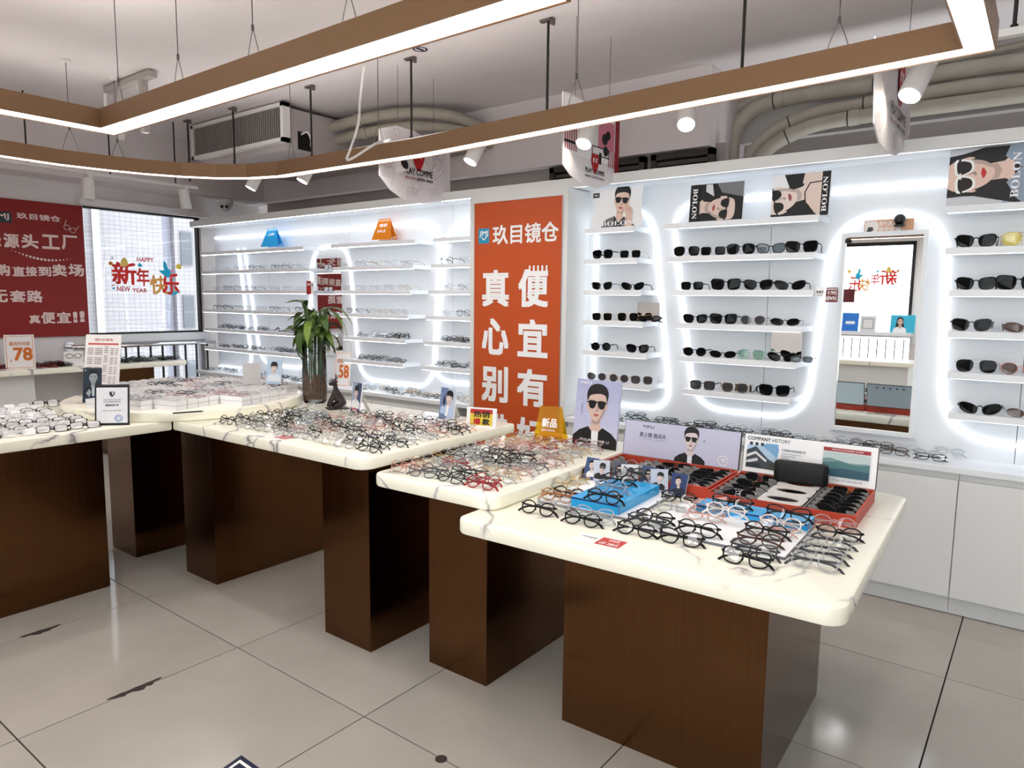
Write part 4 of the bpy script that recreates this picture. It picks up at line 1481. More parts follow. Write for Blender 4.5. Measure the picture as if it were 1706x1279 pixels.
P.rect((26, 56, 60), -.95, -.565, .985, 1.075)
P.text(PK, 'JIMJ', -.72, -.585, 1.005, 1.06, .02)
btx('玖目镜仓', 26, 354, 99, 370, .025)
for ch, a, c in (('源', 4, 30), ('头', 34, 62), ('工', 68, 97), ('厂', 101, 127)):
    btx(ch, a, 389 + a * .03, c, 412 + c * .03)
btx('缘', -24, 389, 0, 411)
btx('购', -8, 440, 15, 459)
for ch, a, c in (('直', 19, 40), ('接', 41, 60), ('到', 62, 83), ('卖', 85, 109), ('场', 112, 138)):
    btx(ch, a, 444 - (4 if a > 80 else 0), c, 460)
btx('无', -16, 483, 11, 503)
btx('套', 15, 484, 41, 503)
btx('路', 43, 484, 69, 503)
btx('真', 47, 525, 65, 538)
btx('便', 67, 520, 90, 538)
btx('宜', 93, 520, 116, 537)
btx('!', 121, 520, 126, 536, .05)
btx('!', 132, 519, 138, 535, .05)
for k in range(17):
    u = k / 16
    A = onx(18 + u * 98, 417 + 14 * sin(u * pi * .75) + 4 * u, -7.2)
    P.disc(PK, A.y - 2.868, A.z - 1.1, .003 + .009 * sin(u * pi), n=8)
A = [onx(px, py, -7.2) for px, py in ((109, 379), (119, 384))]
for q in A:
    P.line(PK, [(q.y - 2.868 + .024 * cos(a * pi / 7), q.z - 1.1 + .022 * sin(a * pi / 7)) for a in range(14)], .004, True)
for (x0, y0, x1, y1) in ((105, 376, 108, 367), (124, 383, 129, 377), (113, 381, 116, 382)):
    A, C = onx(x0, y0, -7.2), onx(x1, y1, -7.2)
    P.line(PK, [(A.y - 2.868, A.z - 1.1), (C.y - 2.868, C.z - 1.1)], .004)
P.put('lettering', bn, -.012)

# --- festive window stickers
def festive(label, org, rotz, w, h):
    t = thing('window_sticker', label, 'sticker', org, rotz)
    P = Print(0, w, 0, h)
    red, yel, blu, pink = (232, 44, 34), (252, 214, 110), (20, 190, 232), (240, 130, 180)
    T = lambda x, z: (x / 1706 * w, (1050 - z) / 1050 * h)
    P.text(red, 'HAPPY', *[T(630, 0)[0], T(980, 0)[0]], T(0, 250)[1], T(0, 165)[1], .02)
    P.text((214, 60, 60), 'NEW', T(195, 0)[0], T(460, 0)[0], T(0, 865)[1], T(0, 770)[1], .02)
    P.text((214, 60, 60), 'YEAR', T(505, 0)[0], T(810, 0)[0], T(0, 885)[1], T(0, 800)[1], .02)
    P.text(red, '新', T(120, 0)[0], T(600, 0)[0], T(0, 720)[1], T(0, 290)[1], .026)
    P.text(red, '年', T(610, 0)[0], T(870, 0)[0], T(0, 740)[1], T(0, 390)[1], .026)
    P.text((246, 176, 84), '快', T(890, 0)[0], T(1250, 0)[0], T(0, 910)[1], T(0, 530)[1], .026)
    P.text(red, '乐', T(1150, 0)[0], T(1520, 0)[0], T(0, 910)[1], T(0, 480)[1], .026)
    P.poly(yel, [(280, 360), (330, 210), (400, 200), (440, 340)], T, 3)
    P.poly(blu, [(640, 350), (680, 280), (740, 350)], T, 3)
    P.poly(blu, [(1090, 420), (1200, 400), (1180, 330), (1200, 220), (1250, 260), (1280, 360), (1340, 420), (1330, 500), (1270, 560), (1180, 510)], T, 4)
    P.poly(pink, [(1350, 430), (1400, 370), (1390, 440)], T, 2)
    P.poly(blu, [(1330, 930), (1390, 870), (1500, 850), (1450, 910)], T, 3)
    P.poly((250, 226, 90), [(1460, 330), (1500, 260), (1580, 280), (1580, 360), (1500, 370)], T, 3)
    P.disc((250, 190, 60), *T(95, 315), .02)
    P.disc((90, 50, 20), *T(95, 315), .007)
    P.disc(blu, *T(130, 810), .011)
    P.poly(pink, [(80, 770), (110, 735), (160, 740)], T, 2)
    P.line((60, 90, 120), [T(110, 180), T(155, 235)], .004)
    P.line((60, 90, 120), [T(155, 180), T(110, 235)], .004)
    P.put('print', t)


p0, p1 = onx(180, 500, -7.255), onx(310, 420, -7.255)
festive('red and yellow new year greeting sticker on the window pane', (-7.262, p0.y, p0.z), radians(90), p1.y - p0.y, p1.z - p0.z)
festive('new year greeting sticker on the far window, seen reversed in the tall mirror', (-1.72, -3.06, 1.6), radians(180), .75, .5)

# --- posters on the top shelves
def board_poster(label, x0, x1, h, z, face, yaw=0.0, th=.02, y=3.93, tilt=.1, edge=None):
    t = thing('brand_poster', label, 'poster', (x0, y, z), yaw)
    w = x1 - x0
    card = B().box(0, w, 0, th, 0, h).obj('card', [edge or mat('poster_edge', (238, 238, 238), .5)], t)
    card.rotation_euler = (-tilt, 0, 0)
    P = Print(0, w, 0, h)
    P.rect(face, 0, w, 0, h)
    return t, card, P, w, h


BOL = '𝐁𝐎𝐋𝐎𝐍'
zs = SZ[0]
xa, xb = ony(1148, 365, 3.93).x, ony(1236, 360, 3.93).x
t, card, P, w, h = board_poster('black framed poster of face in dark glasses turned sideways, left of two', xa, xb, .215, zs, (14, 13, 14), tilt=.08)
P.poly((120, 118, 120), [(.5 * w, h), (w, h), (w, .6 * h), (.6 * w, .75 * h)])
portrait(P, T_(.36 * w, .38 * h, .115, -pi / 2 - .12), hair='short', skin=(222, 198, 186), top=(16, 15, 16), shirt=(232, 230, 232), lips=(170, 76, 66))
P.poly((214, 212, 214), [(.3 * w, .98 * h), (.42 * w, .98 * h), (.46 * w, .66 * h), (.3 * w, .8 * h)])
P.poly((14, 13, 14), [(0, 0), (.2 * w, 0), (.18 * w, h), (0, h)])
P.text(WHITE, BOL, .05 * w, .14 * w, .1 * h, .9 * h, 0, rot=-90)
P.put('print', card)
xa, xb = ony(1284, 355, 3.93).x, ony(1380, 350, 3.93).x
t, card, P, w, h = board_poster('white framed poster of woman in dark glasses turned sideways, right of two', xa, xb, .225, zs, (240, 238, 240), tilt=.08, th=.03)
P.poly((12, 11, 12), [(.2 * w, h), (w, h), (w, 0), (.0, 0), (0, .3 * h), (.3 * w, .7 * h)])
portrait(P, T_(.44 * w, .5 * h, .125, pi / 2 + .25), hair='short', skin=(232, 214, 204), hairc=(16, 13, 14), top=(228, 206, 194), lips=(150, 70, 70))
P.poly((228, 206, 194), [(.6 * w, .8 * h), (.9 * w, .82 * h), (.88 * w, .25 * h), (.62 * w, .3 * h)], None, 3)
P.line((12, 11, 12), [(.6 * w, .3 * h), (.58 * w, .55 * h), (.66 * w, .76 * h), (.86 * w, .78 * h)], .006)
P.poly((12, 11, 12), [(.86 * w, 0), (w, 0), (w, h), (.86 * w, h)])
P.text(WHITE, BOL, .88 * w, .96 * w, .08 * h, .88 * h, 0, rot=90)
P.put('print', card)
xa, xb = ony(1576, 340, 3.93).x, ony(1576, 340, 3.93).x + .52
t, card, P, w, h = board_poster('large poster of long haired woman in white sunglasses, at right edge', xa, xb, .265, zs, (206, 208, 212), tilt=.07, th=.012)
P.poly((150, 164, 178), [(.42 * w, 0), (w, 0), (w, h), (.42 * w, h)])
P.poly((16, 13, 14), [(.0, .62 * h), (.05 * w, .3 * h), (.3 * w, .12 * h), (.62 * w, .02 * h), (.6 * w, .4 * h), (.55 * w, .95 * h), (.3 * w, .97 * h), (.05 * w, .85 * h)], None, 4)
portrait(P, T_(.34 * w, .57 * h, .14, pi / 2 + .1), hair='long', skin=(232, 200, 184), hairc=(18, 14, 15), top=(146, 160, 176), lens=(24, 12, 14), rim=(246, 244, 240), lips=(196, 40, 40))
P.text(WHITE, BOL, .47 * w, .53 * w, .1 * h, .86 * h, 0, rot=90)
P.put('print', card)
# shaped counter card of the young man
x0, x1 = ony(984, 378, 3.92).x, ony(1068, 374, 3.92).x
t = thing('brand_poster', 'shaped white poster of young man in black sunglasses and grey jacket', 'poster', (x0, 3.92, zs))
w, h = x1 - x0, .245
out = [(0, 0), (w, 0), (w * 1.02, .1 * h), (w * .98, .42 * h), (w * 1.0, h), (w * .04, h), (0, .95 * h), (.06 * w, .48 * h), (.02 * w, .2 * h)]
n = len(out)
card = B().add([(x, 0, z) for x, z in out] + [(x, .006, z) for x, z in out], [tuple(range(n)), tuple(range(2 * n - 1, n - 1, -1))] + [(i, n + i, n + (i + 1) % n, (i + 1) % n) for i in range(n)]).obj('card', mat('poster_edge'), t)
card.rotation_euler = (-.06, 0, 0)
P = Print(0, w, 0, h)
P.rect((30, 30, 32), .02 * w, .15 * w, .78 * h, .9 * h)
P.text(WHITE, 'NEW', .05 * w, .12 * w, .82 * h, .86 * h, .01)
TT = T_(.58 * w, .38 * h, .088, -.12)
portrait(P, TT, skin=(226, 192, 176), hairc=(16, 14, 15), top=(112, 108, 112), lips=(170, 90, 90))
P.poly((34, 30, 32), [(-.42, -.25), (0, -.75), (.42, -.25), (.3, -1.2), (-.25, -1.4)], TT)
P.poly((226, 192, 176), [(-.2, -.1), (.2, -.1), (.1, -.6), (-.05, -.7)], TT)
P.poly((222, 188, 172), [(.3, .35), (.5, .5), (.75, .45), (.98, .2), (1.0, -.4), (1.1, -1.1), (.6, -1.1), (.55, -.3), (.35, 0)], TT, 3)
for k in range(3):
    P.line((150, 104, 92), [TT(.5 + .14 * k, .42 - .06 * k), TT(.52 + .14 * k, .12 - .06 * k)], .0025)
P.text(WHITE, BOL, .22 * w, .86 * w, .05 * h, .16 * h, 0)
P.put('print', card)

# --- black acrylic letters on the lowest wide shelf
t = thing('brand_letters', 'black cut-out letters standing behind sunglasses on lowest wide shelf', 'letters', (ony(1223, 652, 4.0).x, 4.0, SZ[5]))
v, fs = text_geo('𝐁𝐎𝐋𝐎𝐍', 0)
s_ = .058
b = B()
nn = len(v)
b.add([(p[0] * s_ - v[:, 0].min() * s_, 0, p[1] * s_ + .001) for p in v], fs)
b.obj('letters', BLACK, t)
bpy.context.view_layer.update()
mdl = t.children[0].modifiers.new('thick', 'SOLIDIFY'); mdl.thickness = .005

# --- sign boards and counter things behind the camera, seen in the tall mirror
for k, (x, y, w, h, z, col, lab) in enumerate(((-1.62, -2.78, .3, .24, 1.1, (60, 190, 226), 'pale blue board of a woman on far sill, seen in mirror'),
                                       (-2.05, -2.78, .2, .22, 1.1, (214, 218, 222), 'white framed document on far sill, seen in mirror'),
                                       (-2.28, -2.78, .22, .26, 1.1, (40, 120, 214), 'blue lettered board on far sill, seen in mirror'))):
    t, card, P = easel('sill_board', lab, 'board', Vector((x, y, z)), w, h, radians(180), radians(6), col)
    if k == 0:
        portrait(P, T_(.03, .1, .06), hair='long', glasses=False, top=(240, 244, 248))
    elif k == 1:
        P.rect((150, 152, 158), -.07, .07, .04, .18)
        P.rect((226, 228, 230), -.06, .06, .05, .17)
    else:
        P.rect((240, 244, 250), -.06, .06, .1, .14)
    P.put('print', card)
t = thing('wall_notice', 'white text poster on the wall behind the camera, seen in mirror', 'poster', (-1.02, -2.99, .95), radians(180))
B().box(0, .5, 0, .008, 0, 1.4).obj('sheet', WHITE, t)
P = Print(0, .5, 0, 1.4)
P.text((70, 74, 84), '玖目镜仓', .1, .4, 1.22, 1.3, .02)
for k in range(2):
    P.rect((60, 80, 130), .04, .14, .96 - .16 * k, 1.1 - .16 * k)
    P.text(WHITE, '3', .07, .11, .99 - .16 * k, 1.07 - .16 * k, .02)
for k in range(9):
    P.rect((190, 196, 204) if k % 3 else (206, 60, 60), .18 if k < 4 else .05, .44 - .04 * (k % 2), 1.06 - .09 * k, 1.085 - .09 * k)
P.put('print', t)
# ================================================================== SUNGLASSES DISPLAY BOXES
def rad2(p, a, c=(0, 0)):
    return (c[0] + p[0] * cos(a) - p[1] * sin(a), c[1] + p[0] * sin(a) + p[1] * cos(a))


GREYCARD = mat('grey_insert', (150, 148, 146), .7)
LINER = mat('dark_liner', (46, 44, 44), .8)


def display_box(label, x, y, w, d, h, yaw, cols, rows, lid_h, lid_w0):
    t = thing('sunglasses_box', label, 'display box', (x, y, Z1), yaw)
    e = .006
    B().box(0, w, 0, e, 0, h).box(0, w, d - e, d, 0, h).box(0, e, e, d - e, 0, h).box(w - e, w, e, d - e, 0, h).box(e, w - e, e, d - e, 0, .004).obj('tray', BOXRED, t)
    B().box(e, w - e, e, d - e, .004, .008).obj('liner', LINER, t)
    for c in range(1, cols):
        xx = w * c / cols
        B().box(xx - .0012, xx + .0012, e, d - e, .008, h - .002).obj('divider', GREYCARD, t)
    for c in range(cols):
        xa, xb = w * c / cols + .006, w * (c + 1) / cols - .006
        for r in range(1, rows):
            yy = d * r / rows
            for (a, b2) in ((xa, xa + .034), (xb - .034, xb)):
                B().add([(a, yy, .008), (b2, yy, .008), (b2, yy, h - .012), ((a + b2) / 2 + .006, yy, h - .002), (a, yy, h - .002),
                         (a, yy + .002, .008), (b2, yy + .002, .008), (b2, yy + .002, h - .012), ((a + b2) / 2 + .006, yy + .002, h - .002), (a, yy + .002, h - .002)],
                        [(0, 1, 2, 3, 4), (9, 8, 7, 6, 5), (0, 5, 6, 1), (1, 6, 7, 2), (2, 7, 8, 3), (3, 8, 9, 4), (4, 9, 5, 0)]).obj('divider_card', GREYCARD, t)
    lid = B().box(0, w, 0, .014, 0, lid_h).obj('lid', mat('dark_lid_edge', (40, 38, 40), .5), t)
    lid.location = (0, d + .002, h)
    lid.rotation_euler = (-.16, 0, 0)
    P = Print(0, w, 0, lid_h)
    return t, P, lid


BX1 = display_box('open orange red box with lavender lid, full of black sunglasses', -1.49, 2.462, .525, .345, .044, TA, 3, 7, .158, 0)
t, P, lid = BX1
w, h = .525, .158
P.rect((198, 198, 220), .002, w - .002, .002, h - .002)
P.text((40, 40, 56), 'YIFU', .085, .14, .128, .14, .015)
P.text((40, 40, 56), '更上镜 逸适夫', .075, .2, .088, .108, .01)
P.text((130, 130, 150), 'YOUNG FOR U SUNGLASSES', .075, .2, .077, .081, .005)
portrait(P, T_(.315, .06, .052), skin=(222, 206, 206), hairc=(20, 18, 22), shirt=(228, 228, 236))
P.text((60, 60, 80), '逸', .368, .378, .096, .106, .0)
P.line(WHITE, [(.46 + .02 * cos(a * pi / 10), .03 + .02 * sin(a * pi / 10)) for a in range(20)], .004, True)
P.text(WHITE, 'YF', .45, .47, .022, .038, .03)
P.put('print', lid)
BX2 = display_box('open orange red box with white company lid and grey oval insert', -.95, 2.43, .495, .40, .044, TA, 3, 7, .158, 0)
t, P, lid = BX2
w, h = .495, .158
P.rect((246, 246, 246), .002, w - .002, .002, h - .002)
P.text((34, 38, 46), 'COMPANY', .014, .104, .132, .146, .025)
P.text((34, 38, 46), 'HISTORY', .11, .18, .132, .146, .004)
P.rect((176, 204, 226), .014, .135, .02, .112)
P.poly((120, 170, 210), [(.075, .112), (.09, .124), (.135, .124), (.14, .1), (.135, .07)])
P.poly((60, 66, 74), [(.014, .02), (.014, .09), (.05, .108), (.1, .062), (.135, .046), (.135, .02)])
P.poly((226, 228, 230), [(.016, .072), (.05, .088), (.096, .056), (.092, .048), (.05, .078), (.016, .06)])
P.poly((214, 218, 222), [(.016, .048), (.06, .062), (.06, .05), (.016, .036)])
for k in range(5):
    P.rect((30, 34, 40), .018 + .011 * k, .026 + .011 * k, .024, .04)
P.poly((52, 62, 50), [(.1, .02), (.104, .044), (.112, .05), (.122, .04), (.134, .048), (.135, .02)])
for k in range(3):
    P.disc((52, 58, 70), .03 + .022 * k, .118, .007)
P.text((90, 94, 104), '江苏海宾光学科技有限公司', .15, .24, .1, .11, .01)
for k in range(3):
    P.rect((170, 174, 180), .15, .225 - .02 * k, .09 - .009 * k, .093 - .009 * k)
P.rect((160, 42, 46), .305, .47, .125, .139)
P.text((240, 226, 226), 'MADOPUS POLARIZED CLASSIC', .335, .445, .129, .135, .01)
P.rect((120, 150, 150), .305, .47, .03, .12)
P.poly((188, 204, 200), [(.305, .12), (.47, .12), (.47, .09), (.4, .086), (.33, .1), (.305, .095)])
P.poly((74, 120, 122), [(.305, .078), (.36, .09), (.42, .08), (.47, .086), (.47, .03), (.305, .03)], None, 0)
P.poly((40, 84, 98), [(.305, .055), (.38, .064), (.47, .058), (.47, .03), (.305, .03)])
P.text((44, 48, 56), 'glasses to see the colourful life', .31, .45, .014, .021, .004)
P.put('print', lid)
# back of the lid faces the wall: printed too (seen in the tall mirror)
P = Print(0, w, 0, h)
P.rect((170, 184, 194), .004, w - .004, .004, h - .004)
portrait(P, T_(.14, .045, .055), hair='long', skin=(228, 214, 208), hairc=(24, 22, 24), top=(226, 224, 224), smile=True)
for k in range(5):
    P.disc((40, 44, 52), .27 + .04 * k, .135, .006)
o = P.put('back_print', lid)
o.rotation_euler = (0, 0, pi)
o.location = (w, .0142, 0)
P = Print(0, .525, 0, h)
P.rect((206, 224, 232), .004, .521, .004, h - .004)
o = P.put('back_print', BX1[2])
o.rotation_euler = (0, 0, pi)
o.location = (.525, .0142, 0)
# grey insert plate with three oval openings, inside the second box
t = thing('insert_plate', 'grey cardboard insert with three oval holes inside the white lidded box', 'insert', rad2((.172, .008), TA, (-.95, 2.43)) + (Z1 + .0405,), TA)
b = B()
W_, D_ = .15, .384
for k in range(3):
    y0, y1 = D_ * k / 3, D_ * (k + 1) / 3
    cx, cy = W_ * .5, (y0 + y1) / 2
    o_, i_ = [], []
    for a in range(32):
        an = 2 * pi * a / 32
        ca, sa = cos(an), sin(an)
        s = 1 / max(abs(ca) / (W_ / 2), abs(sa) / ((y1 - y0) / 2))
        o_.append((cx + ca * s, cy + sa * s))
        i_.append((cx + ca * .054, cy + sa * .03))
    for z in (0, .003):
        b.add([(x, y, z) for x, y in o_] + [(x, y, z) for x, y in i_], [(a, (a + 1) % 32, 32 + (a + 1) % 32, 32 + a) for a in range(32)])
    b.add([(x, y, 0) for x, y in i_] + [(x, y, .003) for x, y in i_], [(a, (a + 1) % 32, 32 + (a + 1) % 32, 32 + a) for a in range(32)])
b.obj('plate', mat('grey_plate', (206, 202, 198), .55), t)
# black eyeglass case leaning on the lid
t = thing('eyeglass_case', 'black oblong eyeglass case standing against the company lid', 'case', rad2((.245, .335), TA, (-.95, 2.43)) + (Z1 + .0445,), TA + .05)
B().slab(rrect(-.098, .098, -.024, .024, .022, 5), 0, .082, .012).obj('shell', mat('black_case', (12, 12, 13), .6), t, smooth=True)
B().box(-.099, .099, -.0245, .0245, .05, .0512).obj('seam', mat('case_seam', (40, 40, 42), .5), t)

# portrait cards in front of the lavender box
rr = random.Random(3)
for k in range(7):
    q = rad2((-.01 + .062 * k, -.07 - .014 * (k % 2)), TA, (-1.44, 2.50))
    t, card, P = easel('photo_card', '%s portrait card from left in the row before the lavender box' % ORD[k], 'photo card', Vector((q[0], q[1], Z1 + (.009 if k < 6 else .0))), .066, .088, TA + (.5 if k % 2 else -.1), radians(20), (220, 220, 226), leg=True, d=.03)
    P.rect([(60, 84, 130), (200, 204, 214), (84, 92, 110), (226, 226, 230), (66, 80, 120), (190, 196, 210), (40, 62, 110)][k], -.033, .033, 0, .088)
    portrait(P, T_(0, .042, .019, .2 * (-1) ** k), hair=['short', 'fringe'][k % 2], glasses=k % 3 == 1, skin=(226, 206, 196), top=[(236, 236, 238), (24, 24, 28), (236, 236, 238), (232, 232, 236), (210, 214, 224), (28, 32, 44), (30, 36, 56)][k])
    P.put('print', card)

# white boards and blue clear risers under the eyeglasses
def flat(name, label, cat, x0, x1, y0, y1, z0, z1, m, edge=None):
    t = thing(name, label, cat, (x0, y0, z0), TA)
    B().slab([(0, 0), (x1 - x0, 0), (x1 - x0, y1 - y0), (0, y1 - y0)], 0, z1 - z0 - (.001 if edge else 0), .0012).obj('board', edge or m, t)
    if edge:
        B().slab([(.002, .002), (x1 - x0 - .002, .002), (x1 - x0 - .002, y1 - y0 - .002), (.002, y1 - y0 - .002)], z1 - z0 - .001, z1 - z0, .0003).obj('top_sheet', m, t)
    return t


BEDGE = mat('grey_board_edge', (112, 116, 126), .4)
flat('white_board', 'thin white board under the blue clear riser on lowest table', 'board', -1.43, -1.07, 2.045, 2.42, Z1, Z1 + .009, WHITE, BEDGE)
flat('white_board', 'thin white board with black round eyeglasses, right of the blue riser', 'board', -1.0, -.55, 2.0, 2.37, Z1, Z1 + .009, WHITE, BEDGE)


def riser(label, x0, x1, y0, y1, z, h):
    t = thing('clear_riser', label, 'riser', (x0, y0, z), TA)
    w, d = x1 - x0, y1 - y0
    B().box(0, w, 0, d, h - .005, h).box(0, w, 0, .004, 0, h - .005).box(0, .004, .004, d, 0, h - .005).box(w - .004, w, .004, d, 0, h - .005).obj('shell', BLUEAC, t)
    B().box(.002, w - .002, -.0006, 0, h - .006, h - .001).box(w, w + .0006, 0, .006, 0, h).obj('dark_edge', mat('blue_edge', (20, 40, 110), .3), t)


riser('bright blue clear riser block holding black eyeglasses', -1.30, -1.115, 2.06, 2.40, Z1 + .009, .034)
riser('flat blue clear riser strip in front of the company lidded box', -.93, -.565, 2.285, 2.385, Z1 + .009, .024)

# ================================================================== VASE, BAMBOO, DEER
vx, vy = -3.53, 2.66
t = thing('glass_vase', 'tall clear glass vase with water on the wide marble table', 'vase', (vx, vy, Z3))
VG = thin_glass('vase_glass', (244, 249, 247), 0.0)
B().lathe([(.062, .0), (.07, .012), (.074, .08), (.072, .22), (.07, .36), (.0695, .36)], n=28).obj('glass', VG, t, smooth=True)
B().lathe([(.001, .017), (.0655, .018), (.0703, .08), (.0695, .2), (.001, .2)], n=24).obj('water', mat('water_tint', (244, 248, 244), .1, alpha=.08), t, smooth=True)
pl = thing('lucky_bamboo', 'leafy lucky bamboo stalks with brown roots standing in the vase', 'plant', (vx, vy, Z3))
rr = random.Random(11)
b = B()
for k in range(620):
    a, r0 = rr.uniform(0, 2 * pi), .066 * rr.random() ** .35
    p = [Vector((r0 * cos(a), r0 * sin(a), rr.uniform(.02, .14)))]
    for s in range(4):
        q = p[-1] + Vector((rr.uniform(-.02, .02), rr.uniform(-.02, .02), rr.uniform(-.025, .03)))
        rl_ = hypot(q.x, q.y)
        if rl_ > .064:
            q.x *= .064 / rl_; q.y *= .064 / rl_
        q.z = min(max(q.z, .022), .17)
        p.append(q)
    b.tube(p, .0021, 4)
o = b.obj('roots', mat('brown_roots', (156, 104, 72), .8), pl)
o['kind'] = 'stuff'
STALK = mat('bamboo_stalk', (64, 84, 40), .4)
LEAF = mat('bamboo_leaf', (74, 98, 40), .4)
n_, l_, p_ = nt(LEAF)
oi = n_.new('ShaderNodeObjectInfo')
r_ = ramp(n_, l_, oi.outputs['Random'], [(0, srgb(30, 50, 20)), (.5, srgb(66, 96, 36)), (1, srgb(128, 152, 56))])  # backlit dark to lit green: light on the leaves put into their colour
l_.new(r_.outputs[0], p_.inputs['Base Color'])
leaf_me = []
for v_ in range(3):
    lb = B()
    L, wd, drp = (.125, .15, .105)[v_], (.019, .018, .016)[v_], (.06, .1, .03)[v_]
    N = 7
    vs = []
    for i in range(N + 1):
        u = i / N
        ww = wd * (sin(pi * min(1, u * .94 + .06)) ** .8) + .0006
        z = .03 * sin(u * pi * .7) - drp * u * u
        x = L * (u - .18 * u * u)
        vs += [(x, -ww, z), (x, 0, z - .004), (x, ww, z)]
    fs = []
    for i in range(N):
        for j in range(2):
            fs.append((3 * i + j, 3 * i + j + 1, 3 * i + 4 + j, 3 * i + 3 + j))
    lb.add(vs, fs)
    o = lb.obj('leaf', LEAF, pl, smooth=True)
    leaf_me.append(o.data)
    bpy.data.objects.remove(o)
for k in range(12):
    a = 2 * pi * k / 12 + rr.uniform(-.2, .2)
    r0, r1 = rr.uniform(.015, .052), rr.uniform(.05, .085)
    hh = rr.uniform(.1, .75)
    pts = [Vector((r0 * .8 * cos(a), r0 * .8 * sin(a), .06)), Vector((r0 * 1.05 * cos(a + .2), r0 * 1.05 * sin(a + .2), .2)), Vector((r1 * .7 * cos(a + .3), r1 * .7 * sin(a + .3), .38)), Vector((r1 * 1.1 * cos(a + .35), r1 * 1.1 * sin(a + .35), .42 + hh * .22))]
    path = bez(pts, 6)
    B().tube(path, [.0062 + (.0012 if i % 4 == 0 else 0) for i in range(len(path))], 8).obj('stalk', STALK, pl, smooth=True)
    for q in range(5 if k % 3 else 7):
        base = path[-1 - rr.randrange(0, 7)]
        o = bpy.data.objects.new('leaf', leaf_me[rr.randrange(3)])
        COL.objects.link(o)
        o.parent = pl
        o.location = base
        o.rotation_euler = (rr.uniform(-.6, .6), rr.uniform(-.9, .1) if q < 2 else rr.uniform(.0, 1.25), a + rr.uniform(-1.5, 1.5))
        s = rr.uniform(.75, 1.25)
        o.scale = (s, s, s)
# trailing leaves that hang low on the left and reach out to the right
for (az, ro, lz, s) in ((2.9, .5, .40, 1.3), (3.3, .9, .42, 1.2), (3.6, 1.1, .38, 1.2), (3.9, 1.25, .34, 1.3), (.5, -.1, .5, 1.35), (.75, .25, .47, 1.3), (.3, .1, .49, 1.2), (2.6, .15, .5, 1.3), (4.3, 1.2, .36, 1.2), (4.9, .9, .4, 1.3), (5.4, .5, .44, 1.2), (3.1, .1, .48, 1.2)):
    o = bpy.data.objects.new('leaf', leaf_me[1])
    COL.objects.link(o)
    o.parent = pl
    o.location = (.07 * cos(az), .07 * sin(az), lz + .06)
    o.rotation_euler = (0, ro, az)
    o.scale = (s, s, s)

# seated deer figurine (one skinned body)
dp = onz(560, 681, Z3)
dx, dy = dp.x, dp.y + .02
t = thing('deer_figurine', 'small dark bronze seated deer figurine with antlers on the wide table', 'figurine', (dx, dy, Z3), radians(-25))
V = [(0, .018, .036), (0, .0, .062), (0, -.014, .09), (0, -.016, .114), (0, -.018, .136), (0, -.03, .15), (0, -.056, .142),
     (.017, -.03, .074), (.021, -.05, .04), (.021, -.06, .01), (-.017, -.03, .074), (-.021, -.05, .04), (-.021, -.06, .01),
     (.032, .004, .03), (.038, -.04, .014), (-.032, .004, .03), (-.038, -.04, .014),
     (.014, -.018, .158), (.034, -.012, .162), (-.014, -.018, .158), (-.034, -.012, .162),
     (.007, -.018, .166), (.02, -.01, .182), (.014, -.014, .2), (-.007, -.018, .166), (-.02, -.01, .182), (-.014, -.014, .2), (0, .045, .03)]
E_ = [(0, 1), (1, 2), (2, 3), (3, 4), (4, 5), (5, 6), (2, 7), (7, 8), (8, 9), (2, 10), (10, 11), (11, 12), (0, 13), (13, 14), (0, 15), (15, 16), (5, 17), (17, 18), (5, 19), (19, 20), (5, 21), (21, 22), (22, 23), (5, 24), (24, 25), (25, 26), (0, 27)]
R_ = [.036, .031, .024, .014, .0125, .017, .009, .012, .009, .008, .012, .009, .008, .018, .01, .018, .01, .007, .0035, .007, .0035, .004, .0032, .002, .004, .0032, .002, .008]
me = bpy.data.meshes.new('body')
me.from_pydata(V, E_, [])
me.materials.append(mat('dark_bronze', (52, 44, 42), .45, .4))
o = bpy.data.objects.new('body', me)
COL.objects.link(o)
o.parent = t
o.modifiers.new('skin', 'SKIN')
sk = me.skin_vertices[0].data
for i, r in enumerate(R_):
    sk[i].radius = (r, r)
sk[0].use_root = True
o.modifiers.new('sub', 'SUBSURF').levels = 1
o.modifiers['sub'].render_levels = 2
B().box(-.045, .045, -.068, .05, 0, .006).obj('base', mat('dark_bronze'), t)

# ================================================================== EYEGLASSES
def outline(shape, n=24):
    """lens outline for the right-hand lens, centred at 0, outer side +x"""
    cfg = {'round': (.048, .044, 2.0, 0, 0), 'panto': (.05, .043, 2.12, .06, .001), 'square': (.051, .041, 4.2, .05, .0), 'rect': (.052, .033, 4, .05, 0),
           'wayfarer': (.053, .043, 2.9, .13, .003), 'cat': (.056, .037, 2.5, .1, .007), 'aviator': (.056, .048, 2.8, .1, -.001), 'oval': (.056, .032, 2.3, 0, .003), 'big': (.058, .049, 3.6, .1, .002), 'hex': (.052, .045, 3.0, .04, 0)}[shape]
    w, h, e, tp, lift = cfg
    pts = []
    for k in range(n):
        a = 2 * pi * k / n
        ca, sa = cos(a), sin(a)
        x = w / 2 * math.copysign(abs(ca) ** (2 / e), ca)
        z = h / 2 * math.copysign(abs(sa) ** (2 / e), sa)
        x *= 1 + tp * z / (h / 2)
        z += lift * (x / (w / 2))
        pts.append((x, z))
    return w, h, pts


GM = {}


